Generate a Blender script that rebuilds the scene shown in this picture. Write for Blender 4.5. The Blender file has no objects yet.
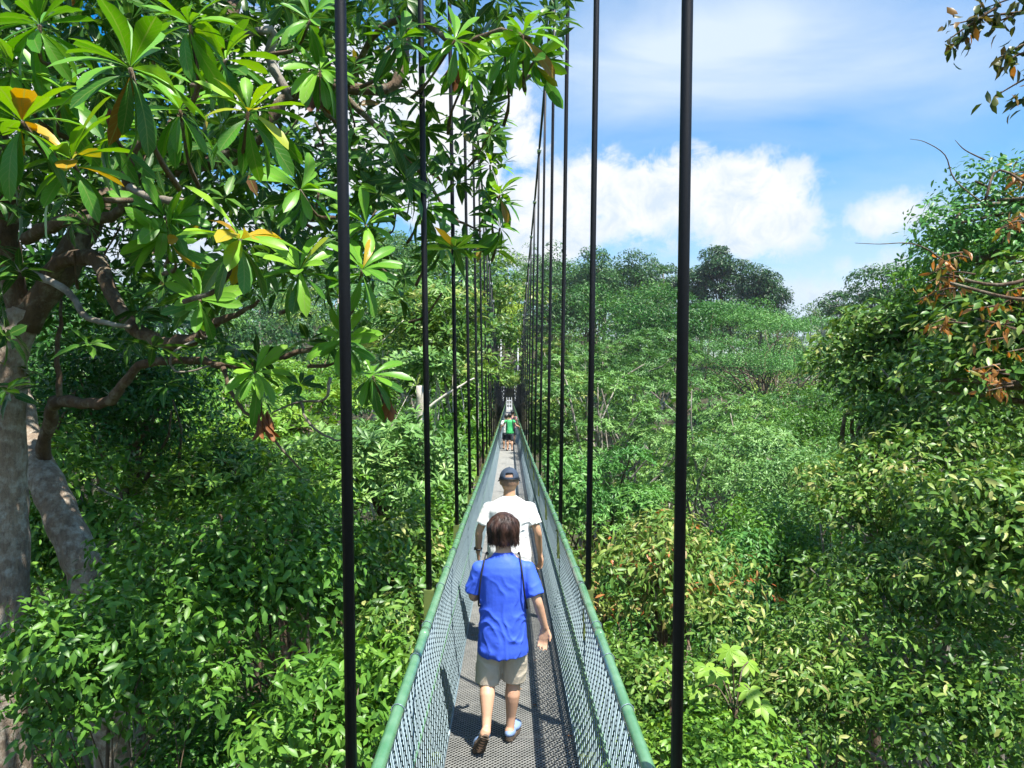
import bpy, bmesh, math, random
import numpy as np
from mathutils import Vector, Matrix, Quaternion
from mathutils import noise as mnoise
C = bpy.context.scene.collection
sc = bpy.context.scene
R = math.radians
# ------------------------------------------------------------------ camera, sky, sun, exposure
F = 749.0; CZ = 18.0; VX, VY = 509.3, 393.0; BAY = 2.6
cd = bpy.data.cameras.new('camera'); cam = bpy.data.objects.new('camera', cd); C.objects.link(cam)
cam.location = (0, 0, CZ); cam.rotation_euler = (R(90), 0, 0)
cd.sensor_width = 36; cd.lens = F * 36 / 1024; cd.shift_x = 2.7 / 1024; cd.shift_y = 9 / 1024
cd.clip_start = .05; cd.clip_end = 6000
sc.camera = cam
SUN = Vector((.30, -.34, 1)).normalized()
elev = math.asin(SUN.z); azim = math.atan2(SUN.x, SUN.y)
w = bpy.data.worlds.new('World'); sc.world = w; w.use_nodes = True
SKY_STRENGTH, EXPOSURE = .058, 1.08
sl = bpy.data.lights.new('sun', 'SUN'); sl.energy = 5.0; sl.angle = R(.5); sl.color = (1, .955, .88)
so = bpy.data.objects.new('sun', sl); C.objects.link(so); so.rotation_euler = SUN.to_track_quat('Z', 'Y').to_euler()
so.location = (20, -20, 60)
sc.view_settings.view_transform = 'Standard'; sc.view_settings.look = 'None'
sc.view_settings.exposure = EXPOSURE; sc.view_settings.gamma = 1
cy = sc.cycles
cy.max_bounces = 5; cy.diffuse_bounces = 2; cy.glossy_bounces = 2; cy.transmission_bounces = 3; cy.transparent_max_bounces = 8
cy.volume_bounces = 0
cy.caustics_reflective = False; cy.caustics_refractive = False
cy.use_adaptive_sampling = True; cy.adaptive_threshold = .02
cy.use_denoising = True; cy.denoiser = 'OPENIMAGEDENOISE'; cy.denoising_input_passes = 'RGB_ALBEDO_NORMAL'; cy.denoising_prefilter = 'ACCURATE'
sc.render.use_persistent_data = False

def sky_world():
    nt = w.node_tree; n = nt.nodes; L = nt.links; n.clear()
    out = n.new('ShaderNodeOutputWorld'); bg = n.new('ShaderNodeBackground'); bg.inputs[1].default_value = SKY_STRENGTH
    sky = n.new('ShaderNodeTexSky'); sky.sky_type = 'NISHITA'; sky.sun_disc = False
    sky.sun_elevation = elev; sky.sun_rotation = azim
    sky.air_density = 1.2; sky.dust_density = .6; sky.ozone_density = 2.2
    tc = n.new('ShaderNodeTexCoord')
    def noise(scale, detail, rough, vec, dist=0):
        t = n.new('ShaderNodeTexNoise'); t.inputs['Scale'].default_value = scale; t.inputs['Detail'].default_value = detail
        t.inputs['Roughness'].default_value = rough; t.inputs['Distortion'].default_value = dist; L.new(vec, t.inputs['Vector']); return t
    def math_(op, a, b=None, c=None, clamp=False):
        m = n.new('ShaderNodeMath'); m.operation = op; m.use_clamp = clamp
        for i, v in enumerate((a, b, c)):
            if v is None: continue
            if isinstance(v, (int, float)): m.inputs[i].default_value = v
            else: L.new(v, m.inputs[i])
        return m.outputs[0]
    gen = tc.outputs['Generated']
    # cumulus clouds: soft balls in the sky dome directions, edges broken by noise
    big = noise(7, 8, .62, gen).outputs['Fac']; fine = noise(22, 9, .68, gen, .5).outputs['Fac']
    edge = math_('ADD', math_('MULTIPLY', math_('SUBTRACT', big, .5), .30), math_('MULTIPLY', math_('SUBTRACT', fine, .5), .20))
    def lobe(px, py, rx, ry):
        x, z = (px - VX) / F, (VY - py) / F
        d = Vector((x, 1, z)).normalized()
        s = n.new('ShaderNodeVectorMath'); s.operation = 'SUBTRACT'; L.new(gen, s.inputs[0]); s.inputs[1].default_value = d
        m = n.new('ShaderNodeVectorMath'); m.operation = 'MULTIPLY'; L.new(s.outputs[0], m.inputs[0]); m.inputs[1].default_value = (F / rx, F / rx, F / ry)
        ln = n.new('ShaderNodeVectorMath'); ln.operation = 'LENGTH'; L.new(m.outputs[0], ln.inputs[0])
        return math_('MULTIPLY', math_('SUBTRACT', 1.0, ln.outputs['Value']), min(rx, ry) / 260.0)
    lobes = [(745, 205, 70, 50), (690, 192, 50, 38), (640, 205, 60, 36), (782, 225, 46, 32), (740, 236, 66, 26), (585, 190, 50, 40), (540, 215, 70, 60),
             (520, 140, 36, 50), (460, 180, 60, 90), (886, 214, 34, 17), (868, 222, 24, 14), (912, 217, 18, 9), (880, 270, 40, 12), (860, 290, 60, 14), (590, 232, 70, 20),
             (390, 130, 90, 80), (280, 70, 120, 50), (200, 240, 150, 60), (1250, 260, 150, 80), (300, -200, 260, 120), (-300, 100, 260, 150)]
    acc = None
    for lb in lobes:
        v = lobe(*lb); acc = v if acc is None else math_('MAXIMUM', acc, v)
    dens = math_('ADD', acc, edge)
    mask = n.new('ShaderNodeMapRange'); mask.interpolation_type = 'SMOOTHSTEP'; L.new(dens, mask.inputs[0])
    mask.inputs[1].default_value = -.01; mask.inputs[2].default_value = .075
    # other half of the dome: scattered cumulus away from the view
    far = noise(2.6, 7, .6, gen).outputs['Fac']
    sep = n.new('ShaderNodeSeparateXYZ'); L.new(gen, sep.inputs[0])
    back = n.new('ShaderNodeMapRange'); L.new(sep.outputs['Y'], back.inputs[0]); back.inputs[1].default_value = .5; back.inputs[2].default_value = .2
    fm = n.new('ShaderNodeMapRange'); L.new(far, fm.inputs[0]); fm.inputs[1].default_value = .52; fm.inputs[2].default_value = .62
    farm = math_('MULTIPLY', fm.outputs[0], back.outputs[0], clamp=True)
    m1 = math_('MAXIMUM', mask.outputs[0], farm)
    # thin cirrus veil, streaky
    mp = n.new('ShaderNodeMapping'); mp.inputs['Scale'].default_value = (1.0, 1.0, 3.2); mp.inputs['Rotation'].default_value = (0, .22, 0); L.new(gen, mp.inputs[0])
    ci = noise(2.6, 7, .55, mp.outputs[0], .6).outputs['Fac']
    cim = n.new('ShaderNodeMapRange'); L.new(ci, cim.inputs[0]); cim.inputs[1].default_value = .40; cim.inputs[2].default_value = .68; cim.inputs[4].default_value = .5
    def veil(px, py, rx, ry, g):
        return math_('MULTIPLY', math_('MAXIMUM', math_('MULTIPLY', lobe(px, py, rx, ry), 260.0 / min(rx, ry)), 0), g)
    v = math_('ADD', veil(760, 30, 330, 75, .75), veil(930, 115, 190, 90, .5))
    v = math_('ADD', v, veil(800, 310, 420, 130, .95)); v = math_('ADD', v, veil(640, 100, 160, 110, .4))
    thin = math_('ADD', math_('MULTIPLY', cim.outputs[0], .55), math_('MULTIPLY', v, math_('ADD', ci, .35)), clamp=True)
    gam = n.new('ShaderNodeHueSaturation'); L.new(sky.outputs[0], gam.inputs['Color']); gam.inputs['Saturation'].default_value = SKY_SAT; gam.inputs['Value'].default_value = SKY_VAL
    mixa = n.new('ShaderNodeMixRGB'); L.new(thin, mixa.inputs[0]); L.new(gam.outputs[0], mixa.inputs[1]); mixa.inputs[2].default_value = (6.2, 7.3, 8.6, 1)
    # cloud body: bright tops, greyer thick parts
    shade = n.new('ShaderNodeMapRange'); L.new(math_('ADD', math_('ADD', math_('MULTIPLY', dens, .6), math_('MULTIPLY', math_('SUBTRACT', fine, .5), .75)), math_('MULTIPLY', math_('SUBTRACT', .27, sep.outputs['Z']), .9)), shade.inputs[0])
    shade.inputs[1].default_value = .02; shade.inputs[2].default_value = .24
    cc = n.new('ShaderNodeMixRGB'); L.new(shade.outputs[0], cc.inputs[0]); cc.inputs[1].default_value = (8.6, 8.7, 8.9, 1); cc.inputs[2].default_value = (6.0, 7.0, 8.4, 1)
    mixb = n.new('ShaderNodeMixRGB'); L.new(m1, mixb.inputs[0]); L.new(mixa.outputs[0], mixb.inputs[1]); L.new(cc.outputs[0], mixb.inputs[2])
    L.new(mixb.outputs[0], bg.inputs[0]); L.new(bg.outputs[0], out.inputs[0])
SKY_SAT, SKY_VAL = 1.6, 1.75
sky_world()

# ------------------------------------------------------------------ helpers
def at(px, py, Y): return Vector(((px - VX) / F * Y, Y, CZ + (VY - py) / F * Y))
def tag(o, label=None, cat=None, group=None, kind=None):
    for k, v in (('label', label), ('category', cat), ('group', group), ('kind', kind)):
        if v: o[k] = v
    return o
def empty(name, loc, label, cat, group=None):
    o = bpy.data.objects.new(name, None); o.empty_display_size = .2; C.objects.link(o); o.location = loc
    return tag(o, label, cat, group)
def link(name, me, parent=None, mat=None, keep_world=True):
    o = bpy.data.objects.new(name, me); C.objects.link(o)
    if mat and not me.materials: me.materials.append(mat)
    if parent:
        o.parent = parent
        if keep_world:
            p = Vector(parent.location); q = parent.parent
            while q: p += q.location; q = q.parent
            o.location = -p
    return o
def mesh_np(name, V, T, mat=None, v=None, smooth=False, uv=None):
    """triangle or quad soup from numpy arrays; T (n,3) or (n,4)"""
    me = bpy.data.meshes.new(name); nv = len(V); nf, k = T.shape
    me.vertices.add(nv); me.vertices.foreach_set('co', np.asarray(V, np.float32).ravel())
    me.loops.add(nf * k); me.loops.foreach_set('vertex_index', T.astype(np.int32).ravel())
    me.polygons.add(nf); me.polygons.foreach_set('loop_start', (np.arange(nf) * k).astype(np.int32))
    me.polygons.foreach_set('loop_total', np.full(nf, k, np.int32))
    if smooth: me.polygons.foreach_set('use_smooth', np.ones(nf, bool))
    if v is not None:
        a = me.attributes.new('v', 'FLOAT', 'POINT'); a.data.foreach_set('value', np.asarray(v, np.float32))
    if uv is not None:
        a = me.attributes.new('luv', 'FLOAT_VECTOR', 'POINT'); a.data.foreach_set('vector', np.asarray(uv, np.float32).ravel())
    me.update(); me.validate()
    if mat: me.materials.append(mat)
    return me
class MB:
    """collects shapes into one mesh"""
    def __init__(s): s.v = []; s.f = []
    def add(s, vs, fs):
        o = len(s.v); s.v += [tuple(p) for p in vs]; s.f += [tuple(i + o for i in f) for f in fs]
    def box(s, a, b):
        x0, y0, z0 = a; x1, y1, z1 = b
        s.add([(x0,y0,z0),(x1,y0,z0),(x1,y1,z0),(x0,y1,z0),(x0,y0,z1),(x1,y0,z1),(x1,y1,z1),(x0,y1,z1)],
              [(0,3,2,1),(4,5,6,7),(0,1,5,4),(1,2,6,5),(2,3,7,6),(3,0,4,7)])
    def tube(s, pts, rads, n=8, cap=True, ell=None):
        pts = [Vector(p) for p in pts]
        if isinstance(rads, (int, float)): rads = [rads] * len(pts)
        vs = []; fs = []; up = None
        for i, p in enumerate(pts):
            t = (pts[min(i + 1, len(pts) - 1)] - pts[max(i - 1, 0)]).normalized()
            if up is None:
                up = Vector((0, 0, 1)) if abs(t.z) < .9 else Vector((0, 1, 0))
            a = t.cross(up).normalized(); b = a.cross(t).normalized(); up = b
            for k in range(n):
                th = 2 * math.pi * k / n
                vs.append(p + (a * math.cos(th) + b * math.sin(th)) * rads[i])
        for i in range(len(pts) - 1):
            for k in range(n):
                k2 = (k + 1) % n
                fs.append((i*n+k, i*n+k2, (i+1)*n+k2, (i+1)*n+k))
        if cap: fs.append(tuple(range(n))[::-1]); fs.append(tuple((len(pts)-1)*n + k for k in range(n)))
        s.add(vs, fs)
    def ring_loft(s, rings, n=24):
        """rings: (cx,cy,cz,rx,ry) horizontal ellipses"""
        vs = []; fs = []
        for (cx, cy_, cz, rx, ry) in rings:
            for k in range(n):
                th = 2 * math.pi * k / n; vs.append((cx + rx * math.cos(th), cy_ + ry * math.sin(th), cz))
        for i in range(len(rings) - 1):
            for k in range(n):
                k2 = (k + 1) % n; fs.append((i*n+k, i*n+k2, (i+1)*n+k2, (i+1)*n+k))
        fs.append(tuple(range(n))[::-1]); fs.append(tuple((len(rings)-1)*n + k for k in range(n)))
        s.add(vs, fs)
    def ball(s, c, r, nu=16, nv=10, rot=None):
        if isinstance(r, (int, float)): r = (r, r, r)
        c = Vector(c); vs = []; fs = []
        def pt(x, y, z):
            p = Vector((x * r[0], y * r[1], z * r[2]))
            if rot: p = rot @ p
            return p + c
        vs.append(pt(0, 0, 1))
        for j in range(1, nv):
            ph = math.pi * j / nv
            for i in range(nu):
                th = 2 * math.pi * i / nu; vs.append(pt(math.sin(ph)*math.cos(th), math.sin(ph)*math.sin(th), math.cos(ph)))
        vs.append(pt(0, 0, -1)); last = len(vs) - 1
        for i in range(nu): fs.append((0, 1 + i, 1 + (i + 1) % nu))
        for j in range(nv - 2):
            for i in range(nu):
                a = 1 + j*nu + i; b = 1 + j*nu + (i+1) % nu; fs.append((a, a + nu, b + nu, b))
        for i in range(nu): fs.append((last, 1 + (nv-2)*nu + (i+1) % nu, 1 + (nv-2)*nu + i))
        s.add(vs, fs)
    def mesh(s, name, mat=None, smooth=False):
        me = bpy.data.meshes.new(name); me.from_pydata(s.v, [], s.f); me.update()
        if smooth: me.polygons.foreach_set('use_smooth', [True] * len(me.polygons))
        if mat: me.materials.append(mat)
        return me
    def build(s, name, mat, parent=None, smooth=False, keep_world=True):
        return link(name, s.mesh(name, mat, smooth), parent, None, keep_world)
def catmull(pts, n=4):
    P = [Vector(p) for p in pts]; P = [2*P[0]-P[1]] + P + [2*P[-1]-P[-2]]; out = []
    for i in range(1, len(P) - 2):
        for j in range(n):
            t = j / n; a, b, c, d = P[i-1], P[i], P[i+1], P[i+2]
            out.append(.5 * ((2*b) + (c-a)*t + (2*a-5*b+4*c-d)*t*t + (-a+3*b-3*c+d)*t**3))
    out.append(P[-2]); return out

# ------------------------------------------------------------------ materials
def new_mat(name):
    m = bpy.data.materials.new(name); m.use_nodes = True
    nt = m.node_tree; return m, nt, nt.nodes['Principled BSDF'], nt.nodes['Material Output']
def simple(name, col, rough=.6, metal=0, spec=.5, var=.0, scale=20, bump=0, bscale=80, col2=None, stretch=(1,1,1)):
    m, nt, b, out = new_mat(name); L = nt.links
    b.inputs['Roughness'].default_value = rough; b.inputs['Metallic'].default_value = metal; b.inputs['Specular IOR Level'].default_value = spec
    tc = nt.nodes.new('ShaderNodeTexCoord'); mp = nt.nodes.new('ShaderNodeMapping'); L.new(tc.outputs['Object'], mp.inputs[0]); mp.inputs['Scale'].default_value = stretch
    t = nt.nodes.new('ShaderNodeTexNoise'); t.inputs['Scale'].default_value = scale; t.inputs['Detail'].default_value = 6; L.new(mp.outputs[0], t.inputs['Vector'])
    r = nt.nodes.new('ShaderNodeValToRGB'); L.new(t.outputs['Fac'], r.inputs[0]); r.color_ramp.elements[0].position = .3; r.color_ramp.elements[1].position = .7
    c2 = col2 or tuple(min(1, c * (1 + var)) for c in col)
    c1 = col if col2 else tuple(c * (1 - var) for c in col)
    r.color_ramp.elements[0].color = (*c1, 1); r.color_ramp.elements[1].color = (*c2, 1); L.new(r.outputs[0], b.inputs['Base Color'])
    if bump:
        t2 = nt.nodes.new('ShaderNodeTexNoise'); t2.inputs['Scale'].default_value = bscale; t2.inputs['Detail'].default_value = 5; L.new(mp.outputs[0], t2.inputs['Vector'])
        bp = nt.nodes.new('ShaderNodeBump'); bp.inputs['Strength'].default_value = bump; bp.inputs['Distance'].default_value = .02
        L.new(t2.outputs['Fac'], bp.inputs['Height']); L.new(bp.outputs[0], b.inputs['Normal'])
    return m
GAIN = (2.1, 1.85, 1.35)
def leaf_mat(name, stops, rough=.42, trans=.3, tcol=1.0, veins=False, spec=.3):
    """stops: [(pos, rgb)] over the per-leaf value v"""
    m, nt, b, out = new_mat(name); L = nt.links; n = nt.nodes
    stops = [(p, tuple(min(.6, q*g) for q, g in zip(c, GAIN if c[1] > c[0] else (1, 1, 1)))) for p, c in stops]
    at_ = n.new('ShaderNodeAttribute'); at_.attribute_name = 'v'
    r = n.new('ShaderNodeValToRGB'); L.new(at_.outputs['Fac'], r.inputs[0]); cr = r.color_ramp
    while len(cr.elements) < len(stops): cr.elements.new(.5)
    for e, (p, c) in zip(cr.elements, stops): e.position = p; e.color = (*c, 1)
    col = r.outputs[0]
    oi = n.new('ShaderNodeObjectInfo')
    if veins:
        uv = n.new('ShaderNodeAttribute'); uv.attribute_name = 'luv'; sp = n.new('ShaderNodeSeparateXYZ'); L.new(uv.outputs['Vector'], sp.inputs[0])
        def mt(op, a, bb=None, cl=False):
            q = n.new('ShaderNodeMath'); q.operation = op; q.use_clamp = cl
            for i, x in enumerate((a, bb)):
                if x is None: continue
                if isinstance(x, (int, float)): q.inputs[i].default_value = x
                else: L.new(x, q.inputs[i])
            return q.outputs[0]
        ax = mt('ABSOLUTE', sp.outputs['X'])
        rib = mt('LESS_THAN', ax, .07)
        wv = mt('FRACT', mt('SUBTRACT', mt('MULTIPLY', sp.outputs['Y'], 11), mt('MULTIPLY', ax, 1.6)))
        side = mt('MULTIPLY', mt('LESS_THAN', wv, .14), .45)
        f = mt('MULTIPLY', mt('MAXIMUM', rib, side), .55)
        mx = n.new('ShaderNodeMixRGB'); L.new(f, mx.inputs[0]); L.new(col, mx.inputs[1]); mx.inputs[2].default_value = (.22, .30, .07, 1); col = mx.outputs[0]
        bp = n.new('ShaderNodeBump'); bp.inputs['Strength'].default_value = .35; bp.inputs['Distance'].default_value = .004
        L.new(wv, bp.inputs['Height']); L.new(bp.outputs[0], b.inputs['Normal'])
    L.new(col, b.inputs['Base Color']); b.inputs['Roughness'].default_value = rough; b.inputs['Specular IOR Level'].default_value = spec
    tr = n.new('ShaderNodeBsdfTranslucent'); hs = n.new('ShaderNodeHueSaturation'); L.new(col, hs.inputs['Color'])
    hs.inputs['Hue'].default_value = .485; hs.inputs['Saturation'].default_value = 1.1; hs.inputs['Value'].default_value = 1.6 * tcol; L.new(hs.outputs[0], tr.inputs[0])
    mi = n.new('ShaderNodeMixShader'); mi.inputs[0].default_value = trans; L.new(b.outputs[0], mi.inputs[1]); L.new(tr.outputs[0], mi.inputs[2]); L.new(mi.outputs[0], out.inputs[0])
    return m
def bark_mat(name, c1, c2, lich=(.42, .43, .38), amount=.5, scale=6):
    m, nt, b, out = new_mat(name); L = nt.links; n = nt.nodes
    tc = n.new('ShaderNodeTexCoord')
    def nz(s, d, st=(1,1,1)):
        mp = n.new('ShaderNodeMapping'); mp.inputs['Scale'].default_value = st; L.new(tc.outputs['Object'], mp.inputs[0])
        t = n.new('ShaderNodeTexNoise'); t.inputs['Scale'].default_value = s; t.inputs['Detail'].default_value = d; t.inputs['Roughness'].default_value = .65; L.new(mp.outputs[0], t.inputs['Vector']); return t.outputs['Fac']
    a = nz(scale * 2, 8, (1, 1, .35)); r = n.new('ShaderNodeValToRGB'); L.new(a, r.inputs[0])
    r.color_ramp.elements[0].position = .32; r.color_ramp.elements[1].position = .68; r.color_ramp.elements[0].color = (*c1, 1); r.color_ramp.elements[1].color = (*c2, 1)
    l = nz(scale, 9); lr = n.new('ShaderNodeMapRange'); L.new(l, lr.inputs[0]); lr.inputs[1].default_value = .56 - .2 * amount; lr.inputs[2].default_value = .76 - .2 * amount
    mx = n.new('ShaderNodeMixRGB'); L.new(lr.outputs[0], mx.inputs[0]); L.new(r.outputs[0], mx.inputs[1]); mx.inputs[2].default_value = (*lich, 1)
    L.new(mx.outputs[0], b.inputs['Base Color']); b.inputs['Roughness'].default_value = .9
    bp = n.new('ShaderNodeBump'); bp.inputs['Strength'].default_value = .9; bp.inputs['Distance'].default_value = .03; L.new(nz(scale * 5, 8, (1, 1, .4)), bp.inputs['Height']); L.new(bp.outputs[0], b.inputs['Normal'])
    return m
M = {}
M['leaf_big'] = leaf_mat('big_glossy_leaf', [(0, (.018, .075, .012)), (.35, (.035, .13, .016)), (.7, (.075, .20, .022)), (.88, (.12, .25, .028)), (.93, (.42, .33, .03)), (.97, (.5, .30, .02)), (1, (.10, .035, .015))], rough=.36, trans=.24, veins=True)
M['leaf_shade'] = leaf_mat('shaded_paddle_leaf', [(0, (.008, .035, .008)), (.5, (.018, .07, .012)), (.88, (.045, .125, .018)), (.95, (.30, .22, .03)), (1, (.10, .035, .015))], rough=.36, trans=.22, veins=True)  # darker copy of the big leaf; crown-interior shade is put into its colour
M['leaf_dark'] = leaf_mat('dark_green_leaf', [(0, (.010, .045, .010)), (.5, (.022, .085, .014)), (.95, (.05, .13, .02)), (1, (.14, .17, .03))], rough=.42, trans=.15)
M['leaf_mid'] = leaf_mat('fresh_green_leaf', [(0, (.018, .062, .012)), (.5, (.045, .125, .020)), (.85, (.085, .185, .032)), (.97, (.15, .24, .05)), (1, (.34, .26, .06))], rough=.40, trans=.21)
M['leaf_pale'] = leaf_mat('pale_green_leaf', [(0, (.018, .062, .022)), (.5, (.062, .150, .050)), (.85, (.11, .22, .085)), (1, (.20, .29, .13))], rough=.42, trans=.17)
M['leaf_olive'] = leaf_mat('olive_green_leaf', [(0, (.012, .042, .010)), (.4, (.033, .090, .018)), (.72, (.075, .150, .034)), (.9, (.19, .225, .10)), (1, (.32, .27, .12))], rough=.40, trans=.18)  # pale upper stop paints cream sun highlights into the leaf colour
M['leaf_yellow'] = leaf_mat('yellow_green_leaf', [(0, (.06, .14, .015)), (.5, (.13, .24, .025)), (1, (.28, .34, .05))], rough=.4, trans=.19)
M['leaf_lobed'] = leaf_mat('light_green_lobed_leaf', [(0, (.06, .15, .02)), (1, (.13, .24, .04))], rough=.45, trans=.3)
M['leaf_rust'] = leaf_mat('rust_tinted_leaf', [(0, (.025, .07, .018)), (.45, (.06, .13, .03)), (.68, (.13, .19, .06)), (.8, (.33, .25, .10)), (.9, (.46, .17, .05)), (1, (.30, .08, .02))], rough=.42, trans=.15)
M['leaf_dead'] = leaf_mat('dead_brown_leaf', [(0, (.10, .035, .015)), (.5, (.26, .10, .03)), (1, (.42, .20, .07))], rough=.55, trans=.15, tcol=.7)
M['leaf_blue'] = leaf_mat('bluish_green_leaf', [(0, (.016, .065, .020)), (.5, (.038, .125, .034)), (1, (.085, .20, .06))], rough=.42, trans=.15)
M['leaf_far'] = leaf_mat('distant_leaf', [(0, (.010, .038, .013)), (.35, (.024, .075, .021)), (.65, (.048, .120, .030)), (.9, (.085, .165, .040)), (1, (.13, .19, .05))], rough=.42, trans=.15)
M['bark_pale'] = bark_mat('pale_lichen_bark', (.17, .125, .09), (.36, .28, .20), (.50, .46, .38), .5, 11)
M['bark_brown'] = bark_mat('brown_bark', (.07, .045, .028), (.16, .105, .06), (.30, .28, .20), .3, 7)
M['bark_grey'] = bark_mat('grey_bark', (.13, .11, .085), (.27, .24, .19), (.42, .41, .36), .5, 3)
M['bark_white'] = bark_mat('whitish_bark', (.30, .27, .22), (.5, .46, .38), (.6, .58, .52), .5, 2)

# ------------------------------------------------------------------ leaves in numpy
def CLEAR_RAIL(y): return CZ - np.interp(y / BAY, [-3, 2, 6, 9, 14, 42], [398, 388, 420, 428, 427, 385]) / 288.
def unit(a): return a / np.maximum(np.linalg.norm(a, axis=-1, keepdims=True), 1e-9)
LOD = {3: [.5], 2: [.33, .7], 1: [.1, .28, .5, .72, .9]}
def leaf_arrays(P, D, N, L, W, v, lod=3, droop=.15, fold=.25, shape='oval', rng=None):
    n = len(P); D = unit(D); S = unit(np.cross(D, N)); N = np.cross(S, D)
    st = LOD[lod]; L = np.asarray(L).reshape(-1, 1) * np.ones((n, 1)); W = np.asarray(W).reshape(-1, 1) * np.ones((n, 1))
    dr = np.asarray(droop).reshape(-1, 1) * np.ones((n, 1))
    def prof(s):
        if shape == 'obov': return {.1: .16, .28: .42, .5: .8, .72: 1.0, .9: .72}.get(s, math.sin(math.pi * s ** 1.5))
        return {.5: 1.0, .33: .92, .7: .78, .1: .42, .28: .85, .72: .8, .9: .38}[s]
    def pt(s, t):
        wv = W * (prof(s) if 0 < s < 1 else 0) * .5
        return P + D * L * s + N * (-dr * L * s * s + fold * abs(t) * wv) + S * wv * t
    if lod == 3:
        V = np.stack([pt(0, 0), pt(.5, -1), pt(1, 0), pt(.5, 1)], 1); k = 4
        T = np.array([[0, 1, 2], [0, 2, 3]])
        uv = np.array([[0, 0, 0], [-1, .5, 0], [0, 1, 0], [1, .5, 0]], float)
    else:
        cols = [pt(0, 0)]; uvl = [(0, 0, 0)]
        for s in st:
            cols += [pt(s, -1), pt(s, 0), pt(s, 1)]; uvl += [(-1, s, 0), (0, s, 0), (1, s, 0)]
        cols.append(pt(1, 0)); uvl.append((0, 1, 0)); V = np.stack(cols, 1); k = V.shape[1]; uv = np.array(uvl, float)
        T = [[0, 1, 2], [0, 2, 3]]
        for i in range(len(st) - 1):
            a = 1 + 3*i; b = a + 3
            T += [[a, b, a+1], [b, b+1, a+1], [a+1, b+1, a+2], [b+1, b+2, a+2]]
        a = 1 + 3*(len(st) - 1); e = k - 1; T += [[a, e, a+1], [a+1, e, a+2]]; T = np.array(T)
    TT = (T[None] + (np.arange(n) * k)[:, None, None]).reshape(-1, 3)
    return V.reshape(-1, 3), TT, np.repeat(np.asarray(v) * np.ones(n), k), np.tile(uv, (n, 1))
class Leaves:
    def __init__(s): s.V = []; s.T = []; s.v = []; s.u = []; s.n = 0
    def add(s, arr):
        V, T, v, u = arr
        nl = s.count_leaf(T, len(V)); kk = len(V) // nl
        b = V.reshape(nl, kk, 3).mean(1); rz_ = CLEAR_RAIL(b[:, 1])
        bad = (np.abs(b[:, 0]) < .62 + b[:, 1] * .006) & (b[:, 2] > rz_ - 1.5) & (b[:, 2] < rz_ + 1.9) & (b[:, 1] > -6) & (b[:, 1] < 111)
        if bad.any():
            ok = ~bad; tp = len(T) // nl; T0 = T[:tp]
            V = V.reshape(nl, kk, 3)[ok].reshape(-1, 3); v = v.reshape(nl, kk)[ok].ravel(); u = u.reshape(nl, kk, 3)[ok].reshape(-1, 3)
            n2 = int(ok.sum())
            if n2 == 0: return
            T = (T0[None] + (np.arange(n2) * kk)[:, None, None]).reshape(-1, 3); arr = (V, T, v, u)
        V, T, v, u = arr; s.V.append(V); s.T.append(T + s.n); s.v.append(v); s.u.append(u); s.n += len(V)
    def mesh(s, name, mat, smooth=False, uv=False):
        return mesh_np(name, np.concatenate(s.V), np.concatenate(s.T), mat, np.concatenate(s.v), smooth, np.concatenate(s.u) if uv else None)
    def count_leaf(s, T, nv):
        q = nv / len(T); return nv // (4 if q > 1.5 else 8 if q > .95 else 17)
def rand_dirs(rng, n, zmin=-1.0):
    z = rng.uniform(zmin, 1, n); t = rng.uniform(0, 2*np.pi, n); q = np.sqrt(1 - z*z)
    return np.stack([q*np.cos(t), q*np.sin(t), z], 1)
def rosettes(LV, rng, P, A, m, L, W, lod, droop=.2, shape='obov', tilt=(.15, .9), vr=(0, .9), fold=.25, odd=.0):
    """m leaves round the axis A at each P"""
    n = len(P); A = unit(A); ref = np.where(np.abs(A[:, 2:3]) < .9, [[0, 0, 1.]], [[1., 0, 0]]); X = unit(np.cross(A, ref)); Y = np.cross(A, X)
    P_ = np.repeat(P, m, 0); A_ = np.repeat(A, m, 0); X_ = np.repeat(X, m, 0); Y_ = np.repeat(Y, m, 0)
    th = (np.tile(np.arange(m), n) * 2.4 + np.repeat(rng.uniform(0, 6.28, n), m) + rng.normal(0, .2, n*m))[:, None]
    e = rng.uniform(tilt[0], tilt[1], n*m)[:, None]
    side = X_*np.cos(th) + Y_*np.sin(th); D = side*np.cos(e) + A_*np.sin(e); N = A_*np.cos(e) - side*np.sin(e)
    Ls = np.repeat(np.broadcast_to(L, (n,)), m) * rng.uniform(.65, 1.1, n*m)
    vv = np.clip(np.repeat(rng.uniform(vr[0], vr[1], n), m) * .6 + rng.uniform(vr[0], vr[1], n*m) * .4, 0, 1)
    if odd: k = rng.random(n*m) < odd; vv[k] = rng.uniform(.92, 1, k.sum())
    else: vv = np.minimum(vv, .9)
    N = N + rng.normal(0, .2, N.shape)
    LV.add(leaf_arrays(P_ + D * .01, D, N, Ls, Ls * W, vv, lod, droop * rng.uniform(.4, 2.2, n*m), fold, shape))
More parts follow.
